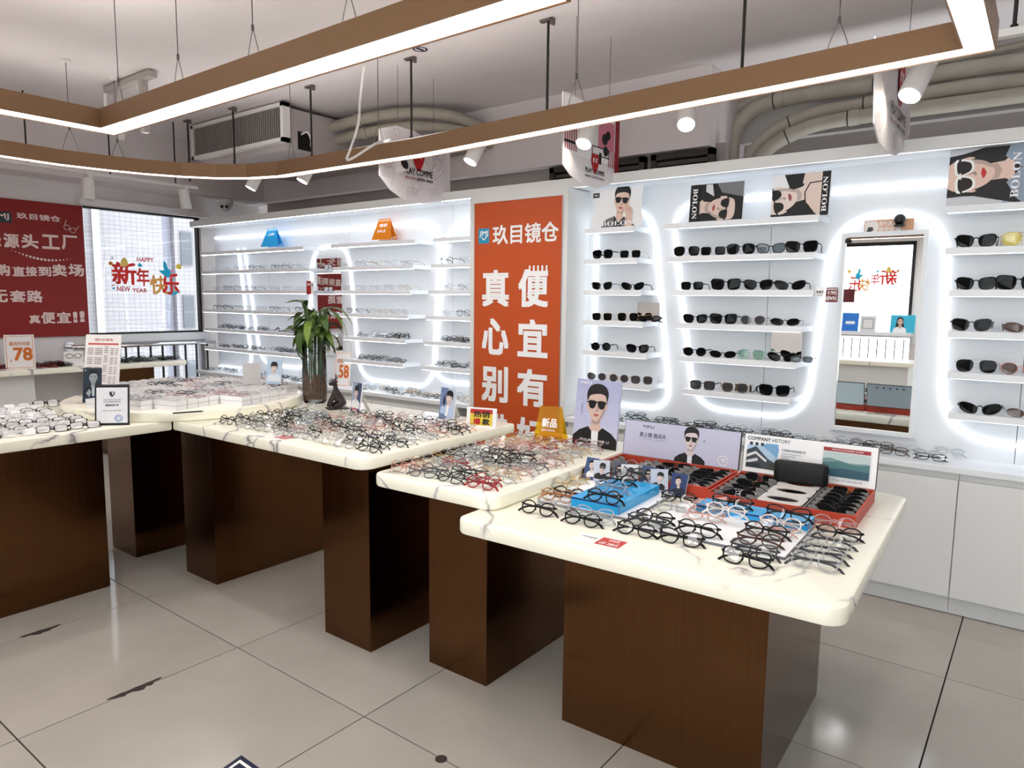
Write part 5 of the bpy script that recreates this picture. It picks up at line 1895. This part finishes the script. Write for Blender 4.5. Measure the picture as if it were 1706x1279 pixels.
def gmesh(shape, style, thick, lo=False):
    """meshes of one kind: front, two lenses, two temples; style open or folded"""
    key = (shape, style, thick, lo)
    if key in GM:
        return GM[key]
    n = 14 if lo else 24
    w, h, pts = outline(shape, n)
    br = .018
    c = w / 2 + br / 2
    zc = h / 2 + thick
    fr, parts = B(), []
    for s in (-1, 1):
        fr.tube([(s * (c + x), 0, zc + z) for x, z in pts], thick, 4 if lo else 6, closed=True, sq=(1.0, 1.15))
    zb = zc + h * .18
    fr.tube([(-br / 2 - .001, 0, zb - .003), (-br / 4, -.002, zb + .003), (br / 4, -.002, zb + .003), (br / 2 + .001, 0, zb - .003)], thick * 1.05, 5)
    if shape == 'aviator' and thick < .002:
        fr.tube([(-br, 0, zc + h * .47), (br, 0, zc + h * .47)], thick, 5)
    xh = c + w / 2
    zh = zc + h * .24
    for s in (-1, 1):
        fr.tube([(s * (xh - .002), 0, zh), (s * (xh + .005), .001, zh), (s * (xh + .006), .006, zh)], thick * 1.25, 5)
        if not lo:
            fr.tube([(s * br * .42, .003, zc - h * .05), (s * br * .52, .006, zc - h * .16)], .0018, 5)
    xh += .006
    lens = []
    for s in (-1, 1):
        lb = B()
        q = [(s * (c + x * .99), -.0003 + .0025 * (1 - (x / (w / 2)) ** 2) * -1, zc + z * .99) for x, z in pts]
        lb.add(q if s > 0 else q[::-1], [tuple(range(n))])
        lens.append(lb)
    tmp = []
    for s in (-1, 1):
        tb = B()
        if style == 'open':
            p = [(s * xh, .006, zh), (s * (xh + .001), .05, zh), (s * xh, .095, zh - .002), (s * (xh - .003), .118, zh - .012), (s * (xh - .005), .14, max(.003, zh - .034))]
        else:
            o2 = .008 if s > 0 else .014
            p = [(s * xh, .006, zh), (s * (xh - .006), o2, zh - .001), (s * .0, o2 + .002, zh - .003), (s * -.04, o2 + .003, zh - .006), (s * -.062, o2 + .002, zh - .016), (s * -.074, o2, .006)]
        tb.tube(p, [thick * 1.1, thick * 1.1, thick, thick * 1.15, thick * 1.35, thick * 1.2], 5, sq=(.8, 1.35)) if len(p) == 6 else tb.tube(p, [thick * 1.1, thick, thick * 1.1, thick * 1.35, thick * 1.2], 5, sq=(.8, 1.35))
        tmp.append(tb)
    GM[key] = (fr, lens, tmp, {})
    return GM[key]


FM = {'black': mat('frame_black', (9, 9, 10), .2, spec=.3), 'tortoise': mat('frame_tortoise', (70, 42, 26), .2), 'red': mat('frame_red', (166, 34, 44), .2),
      'gold': mat('frame_gold', (214, 176, 120), .25, 1.0), 'rose': mat('frame_rose', (226, 150, 136), .25, .8), 'silver': mat('frame_silver', (200, 202, 206), .22, 1.0),
      'clear': thin_glass('frame_clear', (244, 244, 246), .25), 'pink': thin_glass('frame_pink', (248, 214, 212), .35), 'blue': thin_glass('frame_blue', (196, 216, 232), .4),
      'grey': thin_glass('frame_grey', (120, 124, 130), .5), 'amber': thin_glass('frame_amber', (232, 170, 120), .45), 'teal': thin_glass('frame_teal', (150, 206, 206), .45), 'dark grey': mat('frame_darkgrey', (60, 60, 66), .25), 'white': mat('frame_white', (236, 232, 228), .25)}
WORD = {'clear': 'clear plastic', 'pink': 'pink clear', 'blue': 'pale blue clear', 'grey': 'smoky grey clear', 'amber': 'amber clear', 'teal': 'pale teal clear', 'gold': 'thin gold', 'silver': 'thin silver', 'rose': 'thin rose gold'}
THIN = {'gold', 'silver', 'rose'}


def mshared(kind, key, i):
    fr, lens, tmp, cache = GM[key]
    k = (kind, i)
    if k not in cache:
        b = fr if kind == 'frame' else (lens[i] if kind == 'lens' else tmp[i])
        me = bpy.data.meshes.new(kind)
        me.from_pydata(b.v, [], b.f)
        me.polygons.foreach_set('use_smooth', [True] * len(me.polygons)) if kind != 'lens' else None
        me.materials.append(FM['black'])
        cache[k] = me
    return cache[k]


def omat(o, m):
    o.material_slots[0].link = 'OBJECT'
    o.material_slots[0].material = m


NG = 0


def glasses(loc, yaw, color, shape='round', style='folded', tilt=.6, lens=None, label='', group=None, cat='eyeglasses', scale=1.0, tmat=None, parts=True, roll=0.0, name=None):
    global NG
    NG += 1
    thick = .001 if color in THIN else ((.0023 if loc[1] < 2.5 and loc[0] > -1.6 else .0017) if cat == 'eyeglasses' else .0022)
    key = (shape, style, thick, False)
    gmesh(*key)
    nm = name or cat
    o = bpy.data.objects.new(nm, mshared('frame', key, 0))
    COL.objects.link(o)
    omat(o, FM[color])
    o.location = loc
    o.rotation_euler = (-tilt, roll, yaw)
    o.scale = (scale,) * 3
    tag(o, label, cat, group)
    for i in (0, 1):
        q = bpy.data.objects.new('lens', mshared('lens', key, i))
        COL.objects.link(q); q.parent = o
        omat(q, lens or LENS)
        q = bpy.data.objects.new('temple', mshared('temple', key, i))
        COL.objects.link(q); q.parent = o
        omat(q, tmat or FM[color])
    return o


class Pile:
    """many small pairs of eyeglasses that cannot be picked apart: one joined mesh"""
    def __init__(s):
        s.v, s.f, s.mi, s.mats, s.n = [], [], [], [], 0

    def add(s, loc, yaw, color, shape, style, tilt, roll=0.0, lens=True, scale=1.0):
        thick = .0011 if color in THIN else .0018
        fr, ln, tm, _ = gmesh(shape, style, thick, True)
        M = Matrix.Translation(loc) @ Matrix.Rotation(yaw, 4, 'Z') @ Matrix.Rotation(roll, 4, 'Y') @ Matrix.Rotation(-tilt, 4, 'X') @ Matrix.Scale(scale, 4)
        for b, m in [(fr, FM[color]), (tm[0], FM[color]), (tm[1], FM[color])] + ([(ln[0], LENS), (ln[1], LENS)] if lens else []):
            if m not in s.mats:
                s.mats.append(m)
            k = s.mats.index(m)
            o = s.n
            A = np.array(b.v) @ np.array(M.to_3x3()).T + np.array(M.translation)
            s.v.append(A)
            s.n += len(A)
            s.f += [tuple(i + o for i in f) for f in b.f]
            s.mi += [k] * len(b.f)

    def put(s, name, label, cat, group=None):
        me = bpy.data.meshes.new(name)
        me.from_pydata(np.vstack(s.v).tolist(), [], s.f)
        for m in s.mats:
            me.materials.append(m)
        me.polygons.foreach_set('material_index', s.mi)
        o = bpy.data.objects.new(name, me)
        COL.objects.link(o)
        return tag(o, label, cat, group, 'stuff')


# --- lowest table: pairs placed one by one as in the photograph
LOW = [  # px, py, dz, colour, shape, yaw, label
    (893, 858, 0, 'black', 'panto', .06, 'black round eyeglasses at far left front of lowest table'),
    (966, 876, 0, 'black', 'panto', .04, 'black round eyeglasses second from left along front of lowest table'),
    (1055, 893, 0, 'black', 'panto', .0, 'black round eyeglasses with pale tips, right behind the red ticket'),
    (1072, 880, 0, 'dark grey', 'panto', -.04, 'dark grey eyeglasses tucked behind the pair nearest the red ticket'),
    (1131, 908, 0, 'black', 'wayfarer', .02, 'black browline eyeglasses right of the red ticket, off the board'),
    (1086, 872, 9, 'black', 'panto', -.02, 'black oval eyeglasses at left front corner of the right white board'),
    (1160, 893, 9, 'black', 'panto', .0, 'black thin eyeglasses at front middle of the right white board'),
    (1273, 896, 9, 'black', 'panto', -.02, 'black eyeglasses at back of the crossed pair on right white board'),
    (1262, 911, 9, 'tortoise', 'panto', .05, 'dark tortoise eyeglasses with red tip in front of crossed black pair'),
    (1252, 930, 0, 'dark grey', 'wayfarer', -.05, 'dark grey eyeglasses overlapping board front edge at right'),
    (1240, 943, 0, 'black', 'wayfarer', .02, 'heavy black eyeglasses nearest the front right corner of lowest table'),
    (1396, 900, 0, 'black', 'panto', .06, 'black eyeglasses right of the boards, below orange red box corner'),
    (1388, 884, 0, 'pink', 'panto', .04, 'pink clear eyeglasses touching the orange red box corner'),
    (1382, 914, 0, 'clear', 'round', .1, 'clear eyeglasses with dark temples, farthest in right corner column'),
    (1373, 926, 0, 'clear', 'round', .08, 'clear eyeglasses with dark temples, second farthest in right corner column'),
    (1364, 938, 0, 'clear', 'round', .1, 'clear eyeglasses with dark temples, third farthest in right corner column'),
    (1355, 950, 0, 'clear', 'round', .06, 'clear eyeglasses with dark temples, nearest in right corner column'),
    (943, 831, 9, 'black', 'panto', .0, 'black round eyeglasses left of the blue riser on left white board'),
    (1003, 838, 43, 'black', 'round', .02, 'black round eyeglasses at front of the blue riser'),
    (1014, 822, 43, 'blue', 'round', .02, 'pale blue clear eyeglasses second from front on the blue riser'),
    (1028, 808, 43, 'black', 'panto', .04, 'black eyeglasses third from front on the blue riser'),
    (1046, 797, 43, 'dark grey', 'panto', .0, 'dark grey eyeglasses at back of the blue riser'),
    (1062, 786, 43, 'clear', 'panto', .0, 'clear eyeglasses at the far end of the blue riser'),
    (918, 848, 9, 'clear', 'rect', -.02, 'clear eyeglasses with grey temples at left front of left white board'),
    (926, 836, 9, 'amber', 'panto', .1, 'amber clear eyeglasses behind the leftmost black pair'),
    (938, 816, 9, 'gold', 'round', .02, 'thin gold eyeglasses behind the black pair left of blue riser'),
    (952, 804, 9, 'gold', 'panto', .05, 'thin gold eyeglasses deepest on left white board'),
    (966, 792, 9, 'black', 'rect', .08, 'black thin eyeglasses before the first portrait card'),
    (986, 868, 9, 'clear', 'wayfarer', .05, 'clear pale eyeglasses in front of the blue riser'),
    (1127, 838, 0, 'black', 'panto', .04, 'black eyeglasses between blue riser and right orange red box'),
    (1138, 823, 0, 'pink', 'panto', .08, 'pink clear eyeglasses before the seam between the two boxes'),
    (1120, 856, 0, 'clear', 'round', .05, 'clear eyeglasses between the two white boards'),
    (1172, 868, 9, 'rose', 'round', .02, 'thin rose gold eyeglasses behind the front pair on right board'),
    (1182, 857, 9, 'pink', 'round', .05, 'pink clear eyeglasses deeper behind rose gold pair on right board'),
    (1206, 862, 33, 'white', 'panto', .0, 'white eyeglasses at left front of the blue strip'),
    (1216, 847, 33, 'black', 'wayfarer', .02, 'black eyeglasses on the blue strip, left one of two'),
    (1311, 868, 33, 'black', 'wayfarer', .04, 'black eyeglasses on the blue strip, right one of two'),
    (1298, 884, 9, 'white', 'panto', .02, 'white eyeglasses below right end of the blue strip'),
    (1287, 892, 9, 'rose', 'round', .0, 'thin rose gold eyeglasses behind crossed black pair'),
]
for k, (px, py, dz, col, shp, yw, lab) in enumerate(LOW):
    z = Z1 + dz / 1000 + .0008
    q = onz(px, py, z)
    tm = FM['dark grey'] if 'dark temples' in lab else None
    glasses(q, TA + yw, col, shp, 'folded', .62 + .1 * ((k * 7) % 3 - 1), label=lab, group='eyeglasses on the lowest table', tmat=tm, scale=1.04)


def rows(x0, x1, y0, y1, nx, ny, z, ang, pal, where, group, seed, tilt=.6, shapes=('round', 'panto', 'round', 'wayfarer'), skip=(), facing=0.0, jit=1.0, lens=None, keep=None):
    rr = random.Random(seed)
    cx, cy = (x0 + x1) / 2, (y0 + y1) / 2
    for j in range(ny):
        for i in range(nx):
            if (i, j) in skip:
                continue
            u = x0 + (x1 - x0) * (i + .5) / nx + rr.uniform(-.016, .016) * jit
            v = y0 + (y1 - y0) * (j + .5) / ny + rr.uniform(-.012, .012) * jit
            q = rot2([(u, v)], ang, (cx, cy))[0]
            if keep and not keep(*q):
                continue
            col = pal(i, j, rr)
            shp = rr.choice(shapes)
            w = WORD.get(col, col)
            lab = '%s %s eyeglasses, %s from left, %s row from front, %s' % (w, {'panto': 'rounded', 'wayfarer': 'angular', 'rect': 'narrow'}.get(shp, shp), ORD[i], ORD[j], where)
            glasses((q[0], q[1], z + .0008 + .0004 * ((i + j) % 2)), ang + facing + rr.uniform(-.22, .22) * jit, col, shp, 'folded', tilt + rr.uniform(-.15, .2), label=lab, group=group, lens=lens)


def pal_mid(i, j, rr):
    if j < 2:
        return rr.choice(['rose', 'rose', 'grey', 'pink'] if i < 2 else ['red', 'black', 'gold', 'clear'])
    if j in (5, 6, 7, 8) and i < 3:
        return rr.choice(['black', 'black', 'dark grey', 'clear'])
    if j > 10:
        return rr.choice(['pink', 'rose', 'red', 'clear', 'gold'])
    return rr.choice(['clear', 'pink', 'gold', 'clear', 'red' if i == 1 else 'silver', 'black' if i == 0 else 'grey'])


def pal_wide(i, j, rr):
    if rr.random() < .42 + (.15 if i > 5 else 0):
        return rr.choice(['black', 'black', 'black', 'dark grey'])
    return rr.choice(['pink', 'clear', 'clear', 'pink', 'blue', 'rose', 'clear', 'teal' if i > 6 and j < 2 else 'white'])


rows(-2.07, -1.555, 1.875, 2.76, 4, 15, Z2, TA, pal_mid, 'middle table', 'eyeglasses on the middle table', 5)
rows(-3.44, -2.15, 1.86, 2.58, 9, 10, Z3, TA * .6, pal_wide, 'wide table', 'eyeglasses on the wide table', 8, keep=lambda x, y: hypot(x + 4.02, y - 2.13) > .72 and hypot(x + 3.1, y - 2.48) > .16 and not (x < -2.9 and y > 2.5))
# left table: pairs stand in slanting rows with their fronts turned to the shop
def pal_left(i, j, rr):
    return rr.choice(['silver', 'black', 'dark grey', 'silver', 'black'])


rows(-4.5, -3.58, .8, 1.74, 13, 7, Z3, 0, pal_left, 'left marble table', 'silver eyeglasses on the left table', 9, tilt=.45, shapes=('rect', 'square', 'rect'), facing=1.42, jit=.6, keep=lambda x, y: hypot(x + 4.02, y - 2.13) > .73 and hypot(x + 3.7, y - 1.5) > .1, lens=thin_glass('wrap_film', (250, 250, 252), .5))

# --- worktop right of the banner
bx = [(1003, 700), (1052, 702), (1080, 703), (1120, 711), (1160, 716), (1205, 722), (1245, 727), (1290, 733), (1330, 739), (1375, 748), (1430, 752), (1480, 758), (1545, 767)]
for k, (px, py) in enumerate(bx):
    q = onz(px, py, .74)
    glasses((q.x, 3.9 + .03 * (k % 2), .721), .05 - .1 * (k % 3), ['black', 'black', 'dark grey', 'tortoise'][k % 4], ['rect', 'panto', 'square'][k % 3], 'folded', .5, label='dark eyeglasses, %s from left in the row on worktop behind the boxes' % ORD[k], group='eyeglasses on the right worktop')
print('pairs', NG)
pr = Pile()
rr = random.Random(21)
for k in range(26):
    x = -2.3 + 1.95 * (k + rr.random()) / 26
    pr.add((x, 3.99 + rr.uniform(-.03, .04), .722 + .012 * (k % 2)), rr.uniform(-.3, .3), rr.choice(['black', 'silver', 'dark grey', 'clear']), rr.choice(['rect', 'panto']), 'folded', .7)
pr.put('eyeglasses_pile', 'heaped thin dark eyeglasses along the back of the right worktop', 'eyeglasses')

# --- clear shelves left of the banner: standing pairs, one by one on the upper three shelves
def shelf_row(x0, x1, n, z, where, seed, cols):
    rr = random.Random(seed)
    for k in range(n):
        x = x0 + (x1 - x0) * (k + .5) / n + rr.uniform(-.01, .01)
        c = rr.choice(cols)
        s = rr.choice(['round', 'rect', 'square', 'panto', 'hex'])
        glasses((x, 3.912, z + .001), rr.uniform(-.1, .25), c, s, 'open', .0, label='%s eyeglasses standing %s from left on %s' % (WORD.get(c, c), ORD[k], where), group='standing eyeglasses on the left display wall')


for k, lv in ((1, 'second'), (2, 'third'), (3, 'fourth')):
    cc = ['silver', 'silver', 'clear', 'dark grey'] if k != 3 else ['silver', 'black', 'dark grey', 'clear']
    shelf_row(-6.85, A1R[k] - .05, 8, SZ[k], '%s shelf from top beside window' % lv, 30 + k, cc)
    shelf_row(A2L[k] + .06, A2R[k] - .02, 5, SZ[k], '%s shelf from top behind bamboo' % lv, 40 + k, cc + ['gold'])
    shelf_row(A3L[k] + .05, -3.33, 2, SZ[k], '%s shelf from top touching banner column' % lv, 50 + k, ['silver', 'clear', 'dark grey'])


def heap(x0, x1, y0, y1, n, z, name, label, seed, cols, tilt=.8, yaw0=0.0, lay=2):
    rr = random.Random(seed)
    p = Pile()
    for k in range(n):
        x = x0 + (x1 - x0) * (k + rr.random()) / n
        p.add((x, rr.uniform(y0, y1), z + .001 + .008 * (k % lay)), yaw0 + rr.uniform(-.5, .5), rr.choice(cols), rr.choice(['rect', 'panto', 'round', 'square']), 'folded', tilt + rr.uniform(-.2, .2))
    p.put(name, label, 'eyeglasses')


DK = ['black', 'black', 'dark grey', 'silver', 'clear', 'tortoise']
for k, lv in ((4, 'fifth shelf from top'), (5, 'lowest shelf')):
    heap(-6.85, A1R[k] - .08, 3.92, 4.0, 20, SZ[k], 'eyeglasses_pile', 'heaped dark eyeglasses on %s beside the window' % lv, 60 + k, DK)
    heap(A2L[k] + .07, A2R[k] - .08, 3.92, 4.0, 13, SZ[k], 'eyeglasses_pile', 'heaped dark eyeglasses on %s behind the bamboo' % lv, 70 + k, DK)
    heap(A3L[k] + .08, -3.36, 3.92, 4.0, 7, SZ[k], 'eyeglasses_pile', 'heaped eyeglasses on %s touching banner column' % lv, 80 + k, DK)
heap(-6.95, -5.05, 3.86, 4.02, 30, .72, 'eyeglasses_pile', 'heaped dark eyeglasses along the worktop beside the window', 91, DK)
heap(-4.65, -3.36, 3.86, 4.02, 34, .72, 'eyeglasses_pile', 'heaped thin silver eyeglasses along the worktop left of banner', 92, ['silver', 'clear', 'gold', 'dark grey', 'silver'])
heap(-7.1, -6.85, 1.9, 2.58, 34, .85, 'eyeglasses_pile', 'heaped black and brown eyeglasses on window table under red banner', 93, ['black', 'black', 'tortoise', 'dark grey', 'red'], yaw0=1.3)
heap(-7.1, -6.85, 2.7, 3.52, 42, .85, 'eyeglasses_pile', 'heaped black eyeglasses on window table before the window', 94, ['black', 'black', 'dark grey', 'silver'], yaw0=1.3)
# make the two window-table heaps run along the table
for o in list(COL.objects):
    if o.name.startswith('eyeglasses_pile') and o.get('label', '').find('window table') >= 0:
        me = o.data
        co = np.zeros(len(me.vertices) * 3); me.vertices.foreach_get('co', co); co = co.reshape(-1, 3)
        y0, y1 = (1.9, 2.58) if 'banner' in o['label'] else (2.72, 3.55)
        # spread every pair along Y by its running position in X
        nv = len(co)
        uu = (co[:, 0] + 7.1) / .25
        co[:, 1] = co[:, 1] * 0 + co[:, 1]
        me.vertices.foreach_set('co', co.ravel()); me.update()

# --- white eyeglass boxes on the round table
BXW = mat('white_card_box', (240, 240, 242), .5)
bb = B()
L_, W_, H_ = .155, .066, .05
bb.box(-L_ / 2, L_ / 2, -W_ / 2, W_ / 2, 0, .002).box(-L_ / 2, L_ / 2, -W_ / 2, -W_ / 2 + .0015, .002, H_).box(-L_ / 2, L_ / 2, W_ / 2 - .0015, W_ / 2, .002, H_)
bb.box(-L_ / 2, -L_ / 2 + .0015, -W_ / 2 + .0015, W_ / 2 - .0015, .002, H_).box(L_ / 2 - .0015, L_ / 2, -W_ / 2 + .0015, W_ / 2 - .0015, .002, H_)
bb.box(-L_ / 2 - .0006, L_ / 2 + .0006, -W_ / 2 - .0006, W_ / 2 + .0006, .0245, .0262, None, 1)
proto = bb.obj('eyeglass_box', [BXW, mat('box_layer_line', (150, 148, 150), .6)])  # grey line where the two stacked layers meet
pb = Pile()
rr = random.Random(33)
ba = radians(14)
cells = []
for j in range(-8, 9):
    for i in range(-4, 5):
        u, v = i * (L_ + .006) + .02, j * (W_ + .005)
        x, y = -4.02 + u * cos(ba) - v * sin(ba), 2.13 + u * sin(ba) + v * cos(ba)
        if max(hypot(u + a, v + c) for a in (-L_ / 2, L_ / 2) for c in (-W_ / 2, W_ / 2)) > .63:
            continue
        if hypot(x + 4.13, y - 1.64) < .17 or hypot(x + 4.36, y - 1.78) < .16:
            continue
        cells.append((j, i, x, y))
made = 0
rown = {}
for (j, i, x, y) in cells:
    rown.setdefault(i, []).append((j, x, y))
for ri, i in enumerate(sorted(rown, reverse=True)):
    for ci, (j, x, y) in enumerate(sorted(rown[i])):
        o = proto if made == 0 else proto.copy()
        if made:
            COL.objects.link(o)
        made += 1
        o.location = (x, y, ZR + .0)
        o.rotation_euler = (0, 0, ba + rr.uniform(-.03, .03))
        tag(o, 'white eyeglass box, %s from left in %s row from front on round table' % (ORD[ci], ORD[ri]), 'box', 'white boxes on the round table')
        pb.add((x, y, ZR + H_ - .006), ba + rr.uniform(-.08, .08), rr.choice(['clear', 'white', 'clear', 'white', 'pink', 'white', 'white', 'black']), rr.choice(['rect', 'panto', 'round']), 'folded', 1.25, lens=False)
pb.put('eyeglasses_pile', 'pale eyeglasses lying in the white boxes on the round table', 'eyeglasses')
pen = thing('pen', 'thin dark pen lying at front edge of the round table', 'pen', (-3.41, 1.8, ZR + .004), radians(70))
B().cyl((-.07, 0, 0), (.06, 0, 0), .004, n=8).cyl((.06, 0, 0), (.072, 0, 0), .004, .001, 8).obj('barrel', BLACK, pen)

# ================================================================== SUNGLASSES
def sun(px, py, z, lab, color='black', shape='wayfarer', lens=None, yaw=.12, tilt=0.0, style='open', sc=1.0, y=3.915, tm=None):
    sc *= 1.1
    q = ony(px, py, y)
    glasses((q.x, y, z + .0008), yaw, color, shape, style, tilt, lens or LENSK, lab, 'sunglasses on the right display wall', 'sunglasses', sc, tm)


s2, s3, s4, s5, s6 = SZ[1:]
NAR, WID, RGT = 'narrow shelf', 'wide shelf', 'shelf right of tall mirror'
sun(1004, 424, s2, 'black double bridge sunglasses, left on second narrow shelf from top', 'black', 'aviator', yaw=-.05)
sun(1050, 422, s2, 'square thin silver rimmed sunglasses, right on second narrow shelf', 'silver', 'square')
sun(1003, 476, s3, 'clear framed dark lens sunglasses, left on third narrow shelf', 'clear', 'wayfarer')
sun(1054, 476, s3, 'black cat eye sunglasses, right on third narrow shelf', 'black', 'cat')
sun(1003, 527, s4, 'square thin gold rimmed sunglasses, left on fourth narrow shelf', 'gold', 'square')
sun(1046, 528, s4, 'hexagonal thin gold rimmed sunglasses, middle of fourth narrow shelf', 'gold', 'hex')
sun(1081, 533, s4, 'low black sunglasses before the small mirror on fourth narrow shelf', 'black', 'oval', tilt=.5, style='folded')
sun(1001, 578, s5, 'round black sunglasses, left on fifth narrow shelf', 'black', 'round', yaw=.2)
sun(1062, 582, s5, 'black angular sunglasses, right on fifth narrow shelf', 'black', 'wayfarer', yaw=.2)
sun(994, 630, s6, 'gradient sunglasses, leftmost on lowest narrow shelf', 'silver', 'panto', LENSGRAD)
sun(1031, 631, s6, 'gradient thin rimmed sunglasses, middle of lowest narrow shelf', 'gold', 'round', LENSGRAD)
sun(1069, 634, s6, 'gradient angular sunglasses, rightmost on lowest narrow shelf', 'silver', 'hex', LENSGRAD, yaw=.2)
for k, (px, shp, col, ln, lab) in enumerate(((1144, 'aviator', 'silver', None, 'thin rimmed double bridge sunglasses, leftmost on second wide shelf'), (1188, 'square', 'silver', None, 'thin rimmed squarish sunglasses, second from left on second wide shelf'),
                                            (1234, 'aviator', 'dark grey', None, 'double bridge sunglasses in the middle of second wide shelf'), (1284, 'wayfarer', 'black', LENSGREY, 'thick black sunglasses with grey see-through lenses on second wide shelf'),
                                            (1335, 'big', 'black', None, 'big square black sunglasses, rightmost on second wide shelf'))):
    sun(px, 418, s2, lab, col, shp, ln, sc=1.05)
for k, (px, shp, lab) in enumerate(((1153, 'square', 'small square black sunglasses, leftmost on third wide shelf'), (1209, 'big', 'large black sunglasses, second from left on third wide shelf'), (1263, 'wayfarer', 'black angular sunglasses, second from right on third wide shelf'), (1316, 'cat', 'black cat eye sunglasses, rightmost on third wide shelf'))):
    sun(px, 475, s3, lab, 'black', shp, sc=.95 if k == 0 else 1.08)
for k, (px, shp, col, ln, lab) in enumerate(((1158, 'wayfarer', 'black', None, 'black angular sunglasses, leftmost on fourth wide shelf'), (1205, 'big', 'black', None, 'large black sunglasses, second from left on fourth wide shelf'),
                                            (1254, 'panto', 'clear', LENSGRAD, 'clear rimmed smoke lens sunglasses on fourth wide shelf'), (1308, 'oval', 'black', None, 'black oval sunglasses with pale temples, rightmost on fourth wide shelf'))):
    sun(px, 533, s4, lab, col, shp, ln, tm=FM['white'] if k == 3 else None)
for k, (px, shp, col, ln, lab) in enumerate(((1157, 'panto', 'black', None, 'rounded black sunglasses, leftmost on fifth wide shelf'), (1204, 'oval', 'black', None, 'black oval sunglasses, second from left on fifth wide shelf'),
                                            (1251, 'aviator', 'silver', LENSG, 'green tinted see-through aviator sunglasses on fifth wide shelf'), (1303, 'cat', 'black', None, 'wide black sunglasses before the small mirror on fifth wide shelf'), (1336, 'rect', 'dark grey', LENSGREY, 'small dark sunglasses at right end of fifth wide shelf'))):
    sun(px, 590, s5, lab, col, shp, ln, sc=.8 if k == 4 else 1.0)
for k, (px, shp, col, ln, lab) in enumerate(((1170, 'square', 'black', LENSGRAD, 'black squarish gradient sunglasses, leftmost on lowest wide shelf'), (1224, 'hex', 'gold', LENSGRAD, 'thin gold gradient sunglasses in the middle of lowest wide shelf'), (1290, 'big', 'black', None, 'large black sunglasses, rightmost on lowest wide shelf'))):
    sun(px, 648, s6, lab, col, shp, ln, sc=1.05)
for (px, py, z, shp, col, ln, lab) in ((1626, 402, s2, 'wayfarer', 'black', None, 'black angular sunglasses on second shelf right of the tall mirror'), (1706, 401, s2, 'aviator', 'gold', LENSY, 'yellow lens gold rimmed glasses on second shelf at right edge'),
                                       (1626, 472, s3, 'wayfarer', 'black', None, 'large black sunglasses on third shelf right of tall mirror'), (1697, 473, s3, 'big', 'black', None, 'black sunglasses on third shelf at right edge'),
                                       (1618, 545, s4, 'wayfarer', 'dark grey', None, 'browline black sunglasses on fourth shelf right of tall mirror'), (1709, 548, s4, 'oval', 'tortoise', LENSBR, 'brown lens narrow sunglasses on fourth shelf at right edge'),
                                       (1626, 614, s5, 'aviator', 'silver', None, 'dark thin rimmed aviator sunglasses on fifth shelf right of tall mirror'), (1700, 617, s5, 'panto', 'rose', LENSBR, 'brown gradient sunglasses on fifth shelf at right edge'),
                                       (1632, 683, s6, 'cat', 'black', None, 'black curved sunglasses on lowest shelf right of tall mirror'), (1712, 690, s6, 'oval', 'silver', LENSBR, 'brown lens sunglasses on lowest shelf at right edge')):
    sun(px, py, z, lab, col, shp, ln, yaw=.05, sc=1.12)
# two small square mirrors on the shelves
wall_mirror('shelf_mirror', 'small square mirror at right end of fourth narrow shelf', -1.985 - .09, -1.985 + .06, s4 + .001, s4 + .115, WY - .06, 0, .008)
wall_mirror('shelf_mirror', 'small square mirror at right end of fifth wide shelf', -1.24, -1.075, s5 + .001, s5 + .155, WY - .06, 0, .008)

# sunglasses lying in the compartments of the two boxes
rr = random.Random(44)


def boxed(orig, w, d, cols, which, rows_, lab):
    for c in which:
        for r in range(rows_):
            q = rad2((w * (c + .5) / cols, d * (r + .5) / rows_ - .006), TA, orig)
            glasses((q[0], q[1], Z1 + .0092), TA + rr.uniform(-.05, .05), rr.choice(['black', 'black', 'dark grey', 'silver', 'gold']), rr.choice(['wayfarer', 'aviator', 'oval', 'square']), 'folded', .75, LENSK,
                    'dark sunglasses, %s from front in %s column of the %s' % (ORD[r], {0: 'left', 1: 'middle', 2: 'right'}[c], lab), 'sunglasses in the two orange red boxes', 'sunglasses', .95)


boxed((-1.49, 2.462), .525, .345, 3, (1, 2), 7, 'lavender lidded box')
boxed((-.95, 2.43), .495, .40, 3, (0, 2), 7, 'white lidded box')
print('glasses', NG, 'objects', len(bpy.data.objects))
